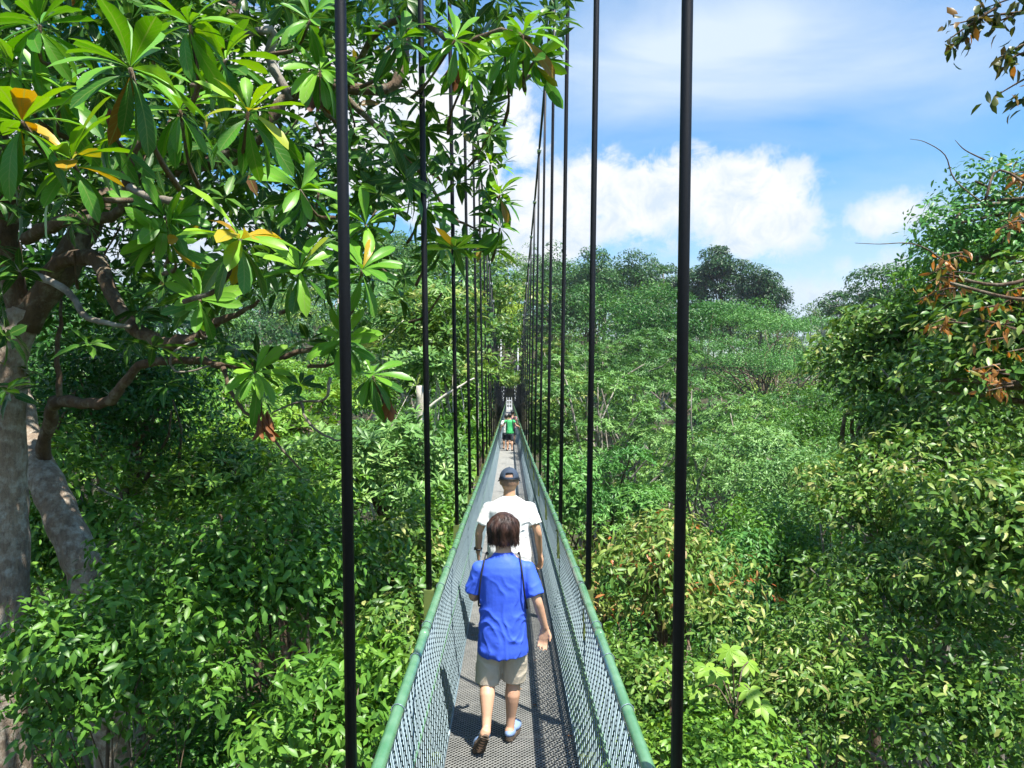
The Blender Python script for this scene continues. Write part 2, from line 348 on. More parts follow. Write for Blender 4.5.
def clump_leaves(LV, rng, c, rad, n, L, ratio=.45, lod=3, style='oval', droop=.2, vr=(0, 1), flat=.6, hang=.3, m=7, odd=0.):
    """one dome-shaped clump of leaves; leaves sit on the outside of the dome and, fewer, inside"""
    c = np.asarray(c, float)
    nn = n if style != 'rosette' else max(1, n // m)
    d = rand_dirs(rng, nn, -.12); rr = rad * (1 - np.abs(rng.normal(0, .16, nn)))[:, None]
    P = c + d * rr * np.array([1, 1, flat])
    P += rng.normal(0, rad * .07, P.shape)
    if style == 'rosette':
        A = d * .7 + np.array([0, 0, .8]) + rng.normal(0, .25, d.shape); b_ = rng.uniform(vr[0], vr[1]); w_ = (vr[1] - vr[0]) * .3; vr = (max(0, b_ - w_), min(1, b_ + w_))
        rosettes(LV, rng, P, A, m, L * rng.uniform(.8, 1.15, nn), ratio, lod, droop, 'obov' if lod < 3 else 'oval', vr=vr, odd=odd)
        return
    N = unit(np.array([0, 0, 1.]) * .55 + d * .8 + rng.normal(0, .48, d.shape))
    D = rng.normal(0, 1, d.shape) + d * .5 + np.array([0, 0, -1.]) * hang * 1.6; D = D - N * (D * N).sum(1, keepdims=True)
    Ls = L * rng.uniform(.6, 1.2, nn)
    base = rng.uniform(vr[0], vr[1]); vv = np.clip(base * .45 + rng.uniform(vr[0], vr[1], nn) * .55, 0, 1)
    if not odd: vv = np.minimum(vv, .97)
    LV.add(leaf_arrays(P, D, N, Ls, Ls * ratio, vv, lod, droop * rng.uniform(.3, 1.8, nn), .25, 'oval'))
def crown_points(rng, n, r, flat_bottom=-.35, inner=.35):
    """clump centres spread over an uneven ellipsoid"""
    d = rand_dirs(rng, n, flat_bottom); k = np.where(rng.random(n) < inner, rng.uniform(.25, .75, n), rng.uniform(.78, 1.05, n))[:, None]
    ph = rng.uniform(0, 6.28, 3); lump = 1 + .16*np.sin(3*d[:, :1]*2 + ph[0]) + .14*np.sin(4*d[:, 1:2]*2 + ph[1]) + .1*np.sin(5*d[:, 2:3] + ph[2])
    return d * k * lump * np.array(r)

# ------------------------------------------------------------------ terrain
RIDGE = [(-2600, .9), (200, 1.0), (430, 1.22), (520, 1.12), (560, 1.02), (640, .94), (668, .78), (700, .84), (770, .78), (800, .70), (850, .56), (900, .6), (1000, .8), (1300, .9), (3600, .8)]
PROF = [(-400, 16), (-40, 14.5), (-8, 13), (0, 12.3), (10, 9.5), (30, 4), (45, 3.2), (80, 11.5), (120, 22), (150, 29.5), (190, 31), (260, 22), (500, 12), (6000, 6)]
def gz(x, y):
    x = np.asarray(x, float); y = np.asarray(y, float)
    pr = np.interp(y, *zip(*PROF)); px = VX + np.where(y > 5, x / np.maximum(y, 5) * F, x / 5 * F)
    a = np.interp(np.clip(px, -2600, 3600), *zip(*RIDGE)); k = np.clip((y - 45) / 60, 0, 1)
    z = pr * (1 + (a - 1) * k)
    side = np.clip((np.abs(x) - 6) / 14, 0, 1); z = z + side * np.clip(1 - y / 40, 0, 1) * 0.6
    cut = np.where(y < 108, 13.2, 13.2 + (y - 108) * .42); near = np.clip(1 - (np.abs(x) - 5) / 10, 0, 1)
    z = np.where(y > 60, z * (1 - near) + np.minimum(z, cut) * near, z)
    return z + .5 * np.sin(x * .21 + y * .13) + .35 * np.sin(x * .37 - y * .29)
def build_ground():
    # polar sheet: fine near the bridge, coarse to the horizon
    rr = np.concatenate([np.linspace(0, 60, 61)[1:], np.linspace(62, 240, 60), np.geomspace(260, 5500, 24)]); na = 192
    th = np.linspace(0, 2*np.pi, na, endpoint=False); X = np.outer(rr, np.cos(th)).ravel(); Y = np.outer(rr, np.sin(th)).ravel()
    V = np.stack([X, Y, gz(X, Y)], 1); V = np.vstack([V, [[0, 0, float(gz(0, 0))]]]); nr = len(rr); Q = []
    i = np.arange(nr - 1)[:, None] * na; j = np.arange(na)[None]; j2 = (j + 1) % na
    T = np.concatenate([np.stack([i + j, i + na + j, i + na + j2], -1).reshape(-1, 3), np.stack([i + j, i + na + j2, i + j2], -1).reshape(-1, 3)])
    c = len(V) - 1; T = np.concatenate([T, np.stack([np.full(na, c), np.arange(na), (np.arange(na) + 1) % na], 1)])
    mt = simple('forest_floor_soil', (.028, .022, .012), .95, col2=(.05, .055, .02), scale=1.5, bump=.6, bscale=12)
    o = link('ground', mesh_np('ground', V, T, mt, smooth=True)); tag(o, 'dark leaf-littered forest floor of the valley and hills', kind='structure')
build_ground()

# ------------------------------------------------------------------ trees
def limb_mb(mb, a, b, r0, r1, rng, bend=.12, seg=5, n=6):
    a = np.array(a, float); b = np.array(b, float); d = b - a; Ln = np.linalg.norm(d); pts = []
    off = rng.normal(0, 1, 3) * Ln * bend
    for i in range(seg + 1):
        t = i / seg; pts.append(Vector(a + d*t + off * math.sin(math.pi*t) + rng.normal(0, .012*Ln, 3) * (0 < i < seg)))
    chk = [pts[0].lerp(pts[1], .5)] + pts + [pts[i].lerp(pts[i+1], .5) for i in range(seg)]
    if any(abs(p.x) < .66 + r0 and -6 < p.y < 111 and CLEAR_RAIL(p.y) - 1.5 < p.z < CLEAR_RAIL(p.y) + 5 for p in chk): return pts
    mb.tube(pts, [r0 + (r1 - r0) * (i/seg) for i in range(seg + 1)], n, cap=True); return pts
NAMED = []
def tree(name, label, px, py, Y, rx, rz, mat='leaf_mid', bark='bark_brown', clumps=60, per=120, L=.12, cr=.5, lod=3, style='oval', ratio=.45,
         flat=.6, hang=.3, droop=.2, vr=(0, 1), seed=1, ry=None, group='trees of the valley forest', cat='tree', flat_bottom=-.35, trunk_r=None, m=7,
         depth=None, lean=(0, 0), odd=0., inner=.35, limbs=14, base_z=None, base_xy=None):
    """px,py crown centre in the photograph at distance Y; rx,rz crown radii in pixels at that distance"""
    if Y > 25: NAMED.append((px, py, Y, rx, rz))
    rng = np.random.default_rng(seed); s = Y / F; c = at(px, py, Y); r = np.array([rx * s, (depth or rx * s * .9), rz * s])
    if base_xy: bx, by = base_xy
    else: bx, by = c.x + lean[0], c.y + lean[1]
    bz = float(gz(bx, by)) if base_z is None else base_z
    root = empty(name, (bx, by, bz), label, cat, group)
    cp = crown_points(rng, clumps, r, flat_bottom, inner) + np.array(c)
    LV = Leaves(); crad = cr * rng.uniform(.65, 1.25, clumps)
    for q, rad in zip(cp, crad):
        clump_leaves(LV, rng, q, rad, int(per * (rad / cr) ** 1.6) + 6, L, ratio, lod, style, droop, vr, flat, hang, m, odd)
    link('crown', LV.mesh('crown', M[mat]), root)
    tr = trunk_r or (.026 if cat == 'shrub' else max(.05, .014 * (c.z - bz + r[2])))
    mb = MB(); top = np.array(c) + np.array([0, 0, -.1 * r[2]]); start = np.array([bx, by, bz - .2])
    if base_xy:
        knee = np.array([bx, by, c.z - .2]); pts = limb_mb(mb, start, knee, tr, tr * .8, rng, .03, 6, 8) + limb_mb(mb, knee, top, tr * .7, tr * .3, rng, .08, 8, 7); pts = pts[6:]
    else: pts = limb_mb(mb, start, top, tr, tr * .45, rng, .05, 8, 8)
    fork = [np.array(p) for p in pts[4:]]
    for q in cp[rng.permutation(len(cp))[:limbs]]:
        f = fork[rng.integers(0, len(fork))]
        if q[2] < f[2] - .3: f = fork[0]
        limb_mb(mb, f, q, tr * .38, tr * .1, rng, .12, 5, 5)
    mb.build('trunk', M[bark], root, smooth=True)
    return root

NEAR = dict(lod=2)

# ------------------------------------------------------------------ the suspension bridge
K0, K1 = -2, 42; X0 = .014
GR = [(-3, 398), (0, 396), (1, 394), (2, 388), (3, 391), (4, 402), (6, 420), (9, 428), (14, 427), (22, 414), (30, 400), (42, 385)]
CAB = [(-3, 9.4), (0, 8.2), (3, 6.5), (5, 5.45), (6, 5.05), (7, 4.65), (8.7, 4.15), (11.2, 3.45), (14.6, 2.5), (18, 1.4), (21, .45), (23, -.25), (25, -.65), (27, -.45), (30, .6), (34, 2.4), (38, 4.8), (42, 7.6)]
def rail_z(y): return CZ - float(np.interp(y / BAY, *zip(*GR))) / 288.
def deck_z(y): return rail_z(y) - 1.05
def cab_z(k): return CZ + float(np.interp(k, *zip(*CAB)))
def cab_x(k):
    h = cab_z(k) - CZ; return .55 + .0148 * (h + 1.33) + (max(0, k - 30) / 12) ** 2 * .55
M['green_paint'] = simple('weathered_green_paint', (.06, .19, .085), .25, scale=9, col2=(.14, .28, .16), bump=.06, bscale=40)
M['rope_green'] = simple('green_rope', (.12, .27, .15), .6, col2=(.24, .38, .26), scale=60, bump=.4, bscale=200)
M['black_sleeve'] = simple('black_rubber_sleeve', (.005, .006, .009), .5, spec=.3, var=.3, scale=60, bump=.1, bscale=200)
M['olive_paint'] = simple('olive_green_steel', (.10, .15, .035), .5, col2=(.17, .21, .055), scale=25)
M['net_wire'] = simple('grey_galvanised_wire', (.17, .24, .27), .4, metal=.3, var=.2, scale=90)
M['floor_wire'] = simple('worn_steel_floor_mesh', (.26, .265, .25), .45, metal=.2, col2=(.40, .40, .37), scale=9)
M['deck_board'] = simple('weathered_grey_boards', (.018, .019, .016), .8, col2=(.06, .062, .05), scale=7, stretch=(1, 9, 1), bump=.3, bscale=60)
M['white_metal'] = simple('white_clamp_metal', (.72, .74, .76), .35, var=.05)
M['grey_steel'] = simple('grey_steel', (.42, .44, .46), .45, metal=.2, var=.1)
# ------------------------------------------------------------------ people
def remesh(mb, voxel, smooth=3, disp=None, factor=.5):
    me = mb.mesh('tmp'); o = bpy.data.objects.new('tmp', me); ts = bpy.data.scenes.new('shaping'); ts.collection.objects.link(o)
    m = o.modifiers.new('r', 'REMESH'); m.mode = 'VOXEL'; m.voxel_size = voxel; m.use_smooth_shade = True
    if smooth: s = o.modifiers.new('s', 'SMOOTH'); s.iterations = smooth; s.factor = factor
    ts.view_layers[0].update(); dg = ts.view_layers[0].depsgraph; dg.update(); out = bpy.data.meshes.new_from_object(o.evaluated_get(dg)); bpy.data.objects.remove(o); bpy.data.scenes.remove(ts)
    if disp:
        for v in out.vertices: v.co = v.co + v.normal * disp(v.co)
        out.update()
    out.polygons.foreach_set('use_smooth', [True]*len(out.polygons)); return out
def capsule(mb, pts, rads, n=14, squash=None):
    P = catmull(pts, 4) if len(pts) > 2 else [Vector(p) for p in pts]
    if len(pts) > 2: rr = list(np.interp(np.linspace(0, len(pts)-1, len(P)), range(len(pts)), rads))
    else: rr = list(rads)
    mb.tube(P, rr, n); mb.ball(P[0], rr[0]*.995, 12, 8); mb.ball(P[-1], rr[-1]*.995, 12, 8)
def hand(mb, wrist, d, palm_n, side, size=1.0, curl=.35):
    """d: direction wrist to fingers; palm_n: way the palm faces; side: +1 thumb on the +(d x palm_n) side"""
    wrist = Vector(wrist); d = Vector(d).normalized(); pn = Vector(palm_n); pn = (pn - d*pn.dot(d)).normalized(); s = d.cross(pn).normalized() * side
    for t in (-.026, -.009, .009, .026):
        capsule(mb, [wrist + s*t*.6*size, wrist + (d*.085 + s*t)*size], [.014*size, .012*size], 8)
    for t, L in ((.029, .066), (.010, .075), (-.010, .070), (-.028, .054)):
        p = wrist + (d*.088 + s*t)*size; c = curl; pts = [p]
        for j, f in enumerate((.42, .33, .25)):
            c2 = c * (j + .6); dd = (d*math.cos(c2) + pn*math.sin(c2) + s*t*1.5).normalized(); pts.append(pts[-1] + dd*L*f*size)
        capsule(mb, pts, [.0092*size, .0088*size, .008*size, .0065*size], 8)
    b = wrist + (d*.02 + s*.026)*size
    capsule(mb, [b, b + (d*.035 + s*.022 + pn*.012)*size, b + (d*.062 + s*.022 + pn*.026)*size], [.0125*size, .010*size, .0075*size], 8)
M['skin_light'] = simple('light_tan_skin', (.62, .36, .23), .5, var=.07, scale=6, bump=.05)
M['skin_tan'] = simple('tanned_skin', (.50, .28, .165), .5, var=.12, scale=6, bump=.05)
M['blue_cloth'] = simple('royal_blue_sports_cloth', (.052, .125, .72), .6, spec=.3, var=.06, scale=5, bump=.12, bscale=30)
M['white_cloth'] = simple('white_cotton', (.80, .79, .76), .85, var=.03, scale=5, bump=.2, bscale=24)
M['khaki_cloth'] = simple('khaki_cotton', (.56, .49, .38), .85, var=.1, scale=6, bump=.25, bscale=30)
M['navy_cloth'] = simple('navy_cap_cloth', (.035, .055, .09), .8, var=.2, scale=20, bump=.15)
M['green_cloth'] = simple('bright_green_cloth', (.06, .52, .16), .7, var=.1, scale=6)
M['dark_cloth'] = simple('dark_checked_cloth', (.012, .016, .025), .85, col2=(.07, .08, .10), scale=30)
M['hair_brown'] = simple('dark_brown_hair', (.009, .006, .005), .42, spec=.4, col2=(.085, .042, .030), scale=14, stretch=(2, 2, .5))  # lighter second tone paints glossy highlights into the hair colour
M['hair_black'] = simple('black_hair', (.006, .005, .005), .4, var=.4, scale=60, bump=.3)
M['shoe_blue'] = simple('blue_foam_clog', (.20, .30, .50), .55, var=.08, scale=20, bump=.1)
M['shoe_sole'] = simple('dirty_brown_sole', (.06, .045, .03), .85, col2=(.14, .10, .07), scale=40, bump=.4)
M['black_strap'] = simple('black_strap', (.008, .008, .01), .6, var=.2)
M['purple_cloth'] = simple('purple_print_cloth', (.20, .06, .42), .7, col2=(.75, .45, .08), scale=9)
def fold_fn(seed, amp, kx=7, diag=1.0):
    s = Vector((seed*3.1, seed*1.7, seed*.9))
    def g(co):
        w_ = mnoise.noise(co*5 + s)*2.4 + mnoise.noise(co*11 + s)*.8; m1 = .5 + .9*mnoise.noise(co*4.2 - s); m2 = .5 + .9*mnoise.noise(co*4.7 + s*2)
        a = math.sin((co.x*1.5*diag + co.z*1.0)*17 + w_*2.2); b = math.sin((co.x*-1.1*diag + co.z*1.2)*21 + w_*2.6); c = mnoise.noise(Vector((co.x*9, co.y*9, co.z*3)) + s)
        return max(-.45*amp, amp*(max(m1, 0)*(1 - abs(a)**.6*1.6) + .7*max(m2, 0)*(1 - abs(b)**.6*1.6) + 1.1*c))
    return g
    def f(co):
        q = Vector((co.x*kx + co.z*3*diag, co.y*kx, co.z*kx*.55 - co.x*4*diag)) + s
        a = mnoise.noise(q*.8); b = mnoise.noise(q*1.9 + s)
        r = 1 - abs(a)*3.2; return amp * (max(r, -.6)*.9 + .5*b)
    return f
def person(loc, label, J, H, mats, look=(0, 1, 0), group=None, voxel=.007, hands=(None, None), hair='bob', shirt_hem=.62, shorts_hem=.42, shirt_w=(.175, .115), sleeve=.55, detail=1, hip_w=.165, cut=None):
    """J: joints in metres from the point under the hips; R is the picture's right side (the figure faces away)"""
    root = empty('person', loc, label, 'person', group)
    V3 = Vector; sk = MB(); hd = V3(J['head']); nk = V3(J['neck']); s = H / 1.6; hr = .098*s
    # one continuous body
    sk.ball(hd, (.076*s, .094*s, .108*s), 20, 14); sk.ball(hd + V3((0, .035*s, -.055*s)), (.055*s, .052*s, .055*s), 14, 10)
    nose = hd + V3(look).normalized()*.094*s + V3((0, 0, -.018*s)); sk.ball(nose, (.011*s, .015*s, .018*s), 8, 6)
    sk.ball(hd + V3((0, .088*s, -.055*s)), (.024*s, .011*s, .009*s), 8, 6)
    for sx in (-1, 1): sk.ball(hd + V3((sx*.079*s, -.004, -.012*s)), (.010*s, .019*s, .030*s), 8, 8)
    capsule(sk, [nk - V3((0, 0, .03)), hd - V3((0, .012, .05*s))], [.056*s, .05*s])
    P = V3(J['pelvis']); Ch = V3(J['chest'])
    sk.ring_loft([(P.x, P.y, P.z - .08, hip_w*.7, .08), (P.x, P.y, P.z, hip_w*.86, .09), (P.x*.6 + Ch.x*.4, P.y, P.z*.6 + Ch.z*.4, hip_w*.80, .085),
                  (Ch.x, Ch.y, Ch.z, hip_w*.92, .10), (nk.x, nk.y, nk.z - .05, hip_w*.72, .07), (nk.x, nk.y, nk.z, .05, .05)])
    for sd in 'LR':
        sh, el, wr = V3(J['sh' + sd]), V3(J['el' + sd]), V3(J['wr' + sd]); mid = sh.lerp(el, .4)
        capsule(sk, [sh, mid, el, el.lerp(wr, .35), wr], [.046*s, .040*s, .034*s, .034*s, .0235*s])
        h = hands[0 if sd == 'L' else 1]
        if h: hand(sk, wr, h[0], h[1], h[2], s*.98, h[3])
        hp, kn, an = V3(J['hip' + sd]), V3(J['kn' + sd]), V3(J['an' + sd])
        calf = kn.lerp(an, .33) + V3((0, -.018, 0)); capsule(sk, [hp, hp.lerp(kn, .5), kn, calf, kn.lerp(an, .75), an], [.070*s, .066*s, .051*s, .053*s, .034*s, .030*s])
        heel, toe = V3(J['heel' + sd]), V3(J['toe' + sd]); capsule(sk, [an, heel.lerp(toe, .12) + V3((0, 0, .015)), toe], [.032*s, .034*s, .026*s])
    body = remesh(sk, voxel, 3); body.materials.append(M[mats['skin']]); link('body', body, root, keep_world=False)
    # shirt
    sh = MB(); sw, sd_ = shirt_w; shL, shR = V3(J['shL']), V3(J['shR']); zt = nk.z; zh = shirt_hem
    rings = []
    for t, wx, wy in ((0, .99, 1.12), (.06, 1.0, 1.14), (.25, .97, 1.08), (.45, .93, .98), (.65, .97, .98), (.80, 1.0, .98), (.87, .90, .90), (.925, .70, .76), (.965, .48, .62), (1.0, .31, .50)):
        z = zh + (zt - zh)*t; u = min(1, max(0, (z - P.z + .15)/(Ch.z - P.z + .15))); cx = P.x + (nk.x - P.x)*u; cy_ = P.y + (Ch.y - P.y)*u
        rings.append((cx, cy_, z, sw*wx, sd_*wy))
    sh.ring_loft(rings, 40)
    for sd in 'LR':
        a, el = V3(J['sh' + sd]), V3(J['el' + sd]); wr = V3(J['wr' + sd]); e = a.lerp(el, sleeve)
        if sleeve > 1: e = el.lerp(wr, sleeve - 1)
        nk_p = nk + (a - nk)*.45 + V3((0, 0, -.03*s)); capsule(sh, [nk_p, a + V3((0, 0, -.004))], [.044*s, .056*s], 16)
        sh.tube([a + (a - e)*.0, a.lerp(e, .4), e], [.056*s, .059*s, .064*s], 18); sh.ball(a, .0578*s, 14, 10)
    f = fold_fn(len(label), .011*s); zl = zh
    def disp(co):
        return f(co) * min(1, max(.15, (zt - .10 - co.z)*6)) 
    shirt = remesh(sh, voxel*1.1, 3, disp); shirt.materials.append(M[mats['shirt']]); so_ = link('shirt', shirt, root, keep_world=False)
    # shorts
    st = MB(); st.ring_loft([(P.x, P.y, P.z - .17, hip_w*.97, .116), (P.x, P.y, P.z - .12, hip_w*.99, .118), (P.x, P.y, P.z + .02, hip_w*.88, .10), (P.x, P.y, P.z + .12, hip_w*.76, .085)], 32)
    for sd in 'LR':
        hp, kn = V3(J['hip' + sd]), V3(J['kn' + sd]); t = (hp.z - shorts_hem)/max(.05, hp.z - kn.z); e = hp.lerp(kn, t)
        st.tube([hp + V3((0, 0, -.05)), hp.lerp(e, .5), e], [.074*s, .086*s, .089*s], 20)
    sm = remesh(st, voxel*1.1, 2, fold_fn(3, .006*s, 9, .5)); sm.materials.append(M[mats['shorts']]); link('shorts', sm, root, keep_world=False)
    # hair
    hm = MB()
    if hair == 'bob':
        hm.ball(hd + V3((0, -.012, .026))*s, (.100*s, .110*s, .102*s), 24, 16); hm.ball(hd + V3((0, -.026*s, -.035*s)), (.098*s, .084*s, .075*s), 24, 14)
        def hf(co):
            q = co - hd; a = math.atan2(q.y, q.x); return .0075*s*mnoise.noise(Vector((a*6, q.z*5, 0))) + .004*s*mnoise.noise(Vector((a*17 + q.z*9, q.z*6, 3)))
        me = remesh(hm, .006, 1, hf)
        # keep the face clear
        bm = bmesh.new(); bm.from_mesh(me); bmesh.ops.delete(bm, geom=[v for v in bm.verts if v.co.y > hd.y + .058*s and v.co.z < hd.z + .045*s and abs(v.co.x - hd.x) < .07*s], context='VERTS'); bm.to_mesh(me); bm.free()
        # strands combed from the crown down to an uneven edge
        rs = random.Random(4); sb = MB(); cc = hd + V3((0, -.016*s, .012*s)); top_ = math.radians(8)
        for i in range(1700):
            az = rs.uniform(0, 2*math.pi); front = math.sin(az); ph1 = math.radians(100 + rs.uniform(-6, 10)) if front < .5 else math.radians(62 + rs.uniform(-8, 6))
            ph0 = top_ + rs.random()**.7*math.radians(62 if front < .5 else 30); j1 = rs.uniform(-.002, .006)*s; pts = []; lay = rs.uniform(0, 1)
            wave = 9*mnoise.noise(Vector((az*2.2, 2, 1)))
            for q in range(7):
                ph = ph0 + (ph1 - ph0)*q/6; a = az + .10*math.sin(ph*3 + wave) + .05*mnoise.noise(Vector((az*9, ph*3, 0)))
                lump = 1 + .10*mnoise.noise(Vector((math.cos(a)*4, math.sin(a)*4, ph*1.6))) + .035*mnoise.noise(Vector((a*9, ph*2, 0)))
                pts.append(cc + V3((.108*s*math.sin(ph)*math.cos(a), .116*s*math.sin(ph)*math.sin(a), .106*s*math.cos(ph)))*lump + V3((math.cos(a), math.sin(a), 0))*j1)
            d = V3((math.cos(az), math.sin(az), 0)); ln = (.035 + .055*lay)*s if front < .5 else .01*s; side = abs(math.cos(az))
            flip = (.010 if rs.random() < .3 else -.016)*s; T_ = V3((-d.y, d.x, 0))*rs.uniform(-.018, .018)*s
            pts.append(pts[-1] + V3((0, 0, -ln*.55)) - d*.006*s + T_*.4); pts.append(pts[-1] + V3((0, 0, -ln*.5)) + d*flip + T_)
            sb.tube(pts, [.0016*s] + [.0026*s]*5 + [.0024*s, .0018*s, .0004*s], 3, cap=False)
        ho = link('hair', me, root, M['hair_brown'], keep_world=False); sb.build('strands', M['hair_brown'], ho, True, keep_world=False)
    elif hair == 'short':
        hm.ball(hd + V3((0, -.010*s, .022*s)), (.086*s, .098*s, .100*s), 20, 14)
        me = remesh(hm, .008, 1, lambda co: .004*mnoise.noise(co*60)); 
        bm = bmesh.new(); bm.from_mesh(me); bmesh.ops.delete(bm, geom=[v for v in bm.verts if v.co.y > hd.y + .045*s and v.co.z < hd.z + .04*s], context='VERTS'); bm.to_mesh(me); bm.free()
        link('hair', me, root, M['hair_black'], keep_world=False)
    elif hair == 'crop':
        hm.ball(hd + V3((0, -.008*s, .0)), (.0795*s, .0955*s, .095*s), 20, 14); me = hm.mesh('hair', M['hair_grey'], True)
        bm = bmesh.new(); bm.from_mesh(me); bmesh.ops.delete(bm, geom=[v for v in bm.verts if v.co.y > hd.y + .02*s or v.co.z < hd.z - .055*s], context='VERTS'); bm.to_mesh(me); bm.free(); link('hair', me, root, keep_world=False)
    # eyes
    for sx in (-1, 1):
        mb = MB(); mb.ball(hd + V3((sx*.031*s, .083*s, .002*s)), .0105*s, 8, 6); mb.build('eye', M['white_metal'], root, True, keep_world=False)
    return root, hd, s
M['hair_grey'] = simple('cropped_greying_hair', (.20, .115, .07), .7, col2=(.36, .22, .15), scale=70)
def shoe(root, heel, toe, width=.048, up=(0, 0, 1), s=1.0, mat='shoe_blue', sole='shoe_sole'):
    heel, toe, up = Vector(heel), Vector(toe), Vector(up); d = (toe - heel).normalized(); up = (up - d*up.dot(d)).normalized(); L = (toe - heel).length + .03
    rot = Matrix((d.cross(up), d, up)).transposed(); c = (heel + toe)/2
    mb = MB(); mb.ball(c + d*L*.20 + up*.016, (width*1.0, L*.34, .034), 18, 12, rot); mb.ball(c - d*L*.26 + up*.012, (width*.80, L*.27, .030), 18, 12, rot)
    me = remesh(mb, .006, 2); me.materials.append(M[mat]); o = link('shoe', me, root, keep_world=False)
    mb = MB(); pts = []
    for i in range(28):
        th = 2*math.pi*i/28; y = math.sin(th)*L*.52; wdt = width*(1.0 if y > 0 else .82)*math.cos(th); pts.append((wdt*(1 - .12*math.cos(2*th)), y))
    vs = [c + rot @ Vector((x, y, -.030)) for x, y in pts] + [c + rot @ Vector((x*1.03, y*1.01, -.006)) for x, y in pts]; n = 28
    mb.add(vs, [tuple(range(n))[::-1], tuple(range(n, 2*n))] + [(i, (i+1) % n, n + (i+1) % n, n + i) for i in range(n)])
    for i in range(7):
        y = -L*.40 + i*L*.13; vs2 = [(-width*.6, y - .007, -.037), (width*.6, y - .007, -.037), (width*.6, y + .007, -.037), (-width*.6, y + .007, -.037), (-width*.6, y - .007, -.029), (width*.6, y - .007, -.029), (width*.6, y + .007, -.029), (-width*.6, y + .007, -.029)]
        mb.add([c + rot @ Vector(q) for q in vs2], [(0,3,2,1),(4,5,6,7),(0,1,5,4),(1,2,6,5),(2,3,7,6),(3,0,4,7)])
    mb.build('sole', M[sole], o, False, keep_world=False)

Yw = 5.1; zw = deck_z(Yw) + .004
JW = dict(head=(0, .035, 1.452), neck=(0, .0, 1.315), chest=(0, 0, 1.12), pelvis=(-.005, 0, .80),
  shL=(-.162, 0, 1.195), elL=(-.208, .03, 1.005), wrL=(-.09, .235, .985), shR=(.162, -.005, 1.195), elR=(.226, -.05, 1.00), wrR=(.283, -.005, .80),
  hipL=(-.088, 0, .76), knL=(-.108, .01, .455), anL=(-.112, -.165, .165), heelL=(-.115, -.205, .165), toeL=(-.160, -.135, .035),
  hipR=(.085, 0, .76), knR=(.070, .06, .44), anR=(.045, .06, .085), heelR=(.035, .03, .04), toeR=(.085, .20, .035))
woman, hd, s = person((-.04, Yw, zw), 'short dark haired walker in a bright blue T-shirt, khaki shorts and blue clogs', JW, 1.58, dict(skin='skin_light', shirt='blue_cloth', shorts='khaki_cloth'),
  hands=(((.9, .3, .05), (0, 1, 0), 1, .5), ((-.14, .03, -1), (-.15, -1, 0), -1, .28)), shirt_hem=.62, shorts_hem=.425, shirt_w=(.172, .125), sleeve=.86, voxel=.0065, hip_w=.165)
shoe(woman, (.035, .02, .05), (.092, .215, .045)); shoe(woman, (-.115, -.20, .165), (-.172, -.105, .015), up=(.15, .75, .62))
for sx in (-1, 1):   # thin straps of a bag worn in front
    mb = MB(); x = sx*.118 + .006*sx
    if sx < 0: pts = [(-.105, .06, 1.285), (-.116, .0, 1.305), (-.132, -.062, 1.25), (-.150, -.088, 1.16), (-.162, -.082, 1.05), (-.168, -.03, .96), (-.165, .06, .93)]
    else: pts = [(.10, .06, 1.285), (.108, .0, 1.305), (.118, -.064, 1.25), (.130, -.098, 1.16), (.142, -.100, 1.05), (.158, -.05, .95), (.165, .06, .92)]
    mb.tube(catmull(pts, 4), .0062, 6); mb.build('strap', M['black_strap'], woman, True, keep_world=False)

Ym = 2.74*BAY; zm = deck_z(Ym) + .004
JM = dict(head=(0, .03, 1.565), neck=(0, 0, 1.425), chest=(0, 0, 1.22), pelvis=(0, 0, .88),
  shL=(-.195, 0, 1.305), elL=(-.285, -.01, 1.09), wrL=(-.30, .06, .88), shR=(.195, 0, 1.305), elR=(.268, -.04, 1.09), wrR=(.295, .06, .86),
  hipL=(-.09, 0, .84), knL=(-.095, .06, .48), anL=(-.09, .02, .09), heelL=(-.09, -.02, .04), toeL=(-.10, .17, .035),
  hipR=(.09, 0, .84), knR=(.095, .02, .48), anR=(.09, -.12, .12), heelR=(.09, -.16, .09), toeR=(.10, .02, .035))
man, hm_, s = person((0, Ym, zm), 'tan skinned walker in a loose white T-shirt and navy cap', JM, 1.7, dict(skin='skin_tan', shirt='white_cloth', shorts='khaki_cloth'),
  hands=(((0.05, .3, -1), (1, .2, 0), -1, .5), ((.08, .25, -1), (-.8, -.6, 0), -1, .55)), hair='crop', shirt_hem=.72, shorts_hem=.5, shirt_w=(.215, .135), sleeve=.70, voxel=.008, hip_w=.18)
shoe(man, (-.09, -.03, .05), (-.10, .19, .045), mat='dark_shoe' if 'dark_shoe' in M else 'black_strap'); shoe(man, (.09, -.16, .10), (.10, .03, .045), mat='black_strap', up=(0, .4, 1))
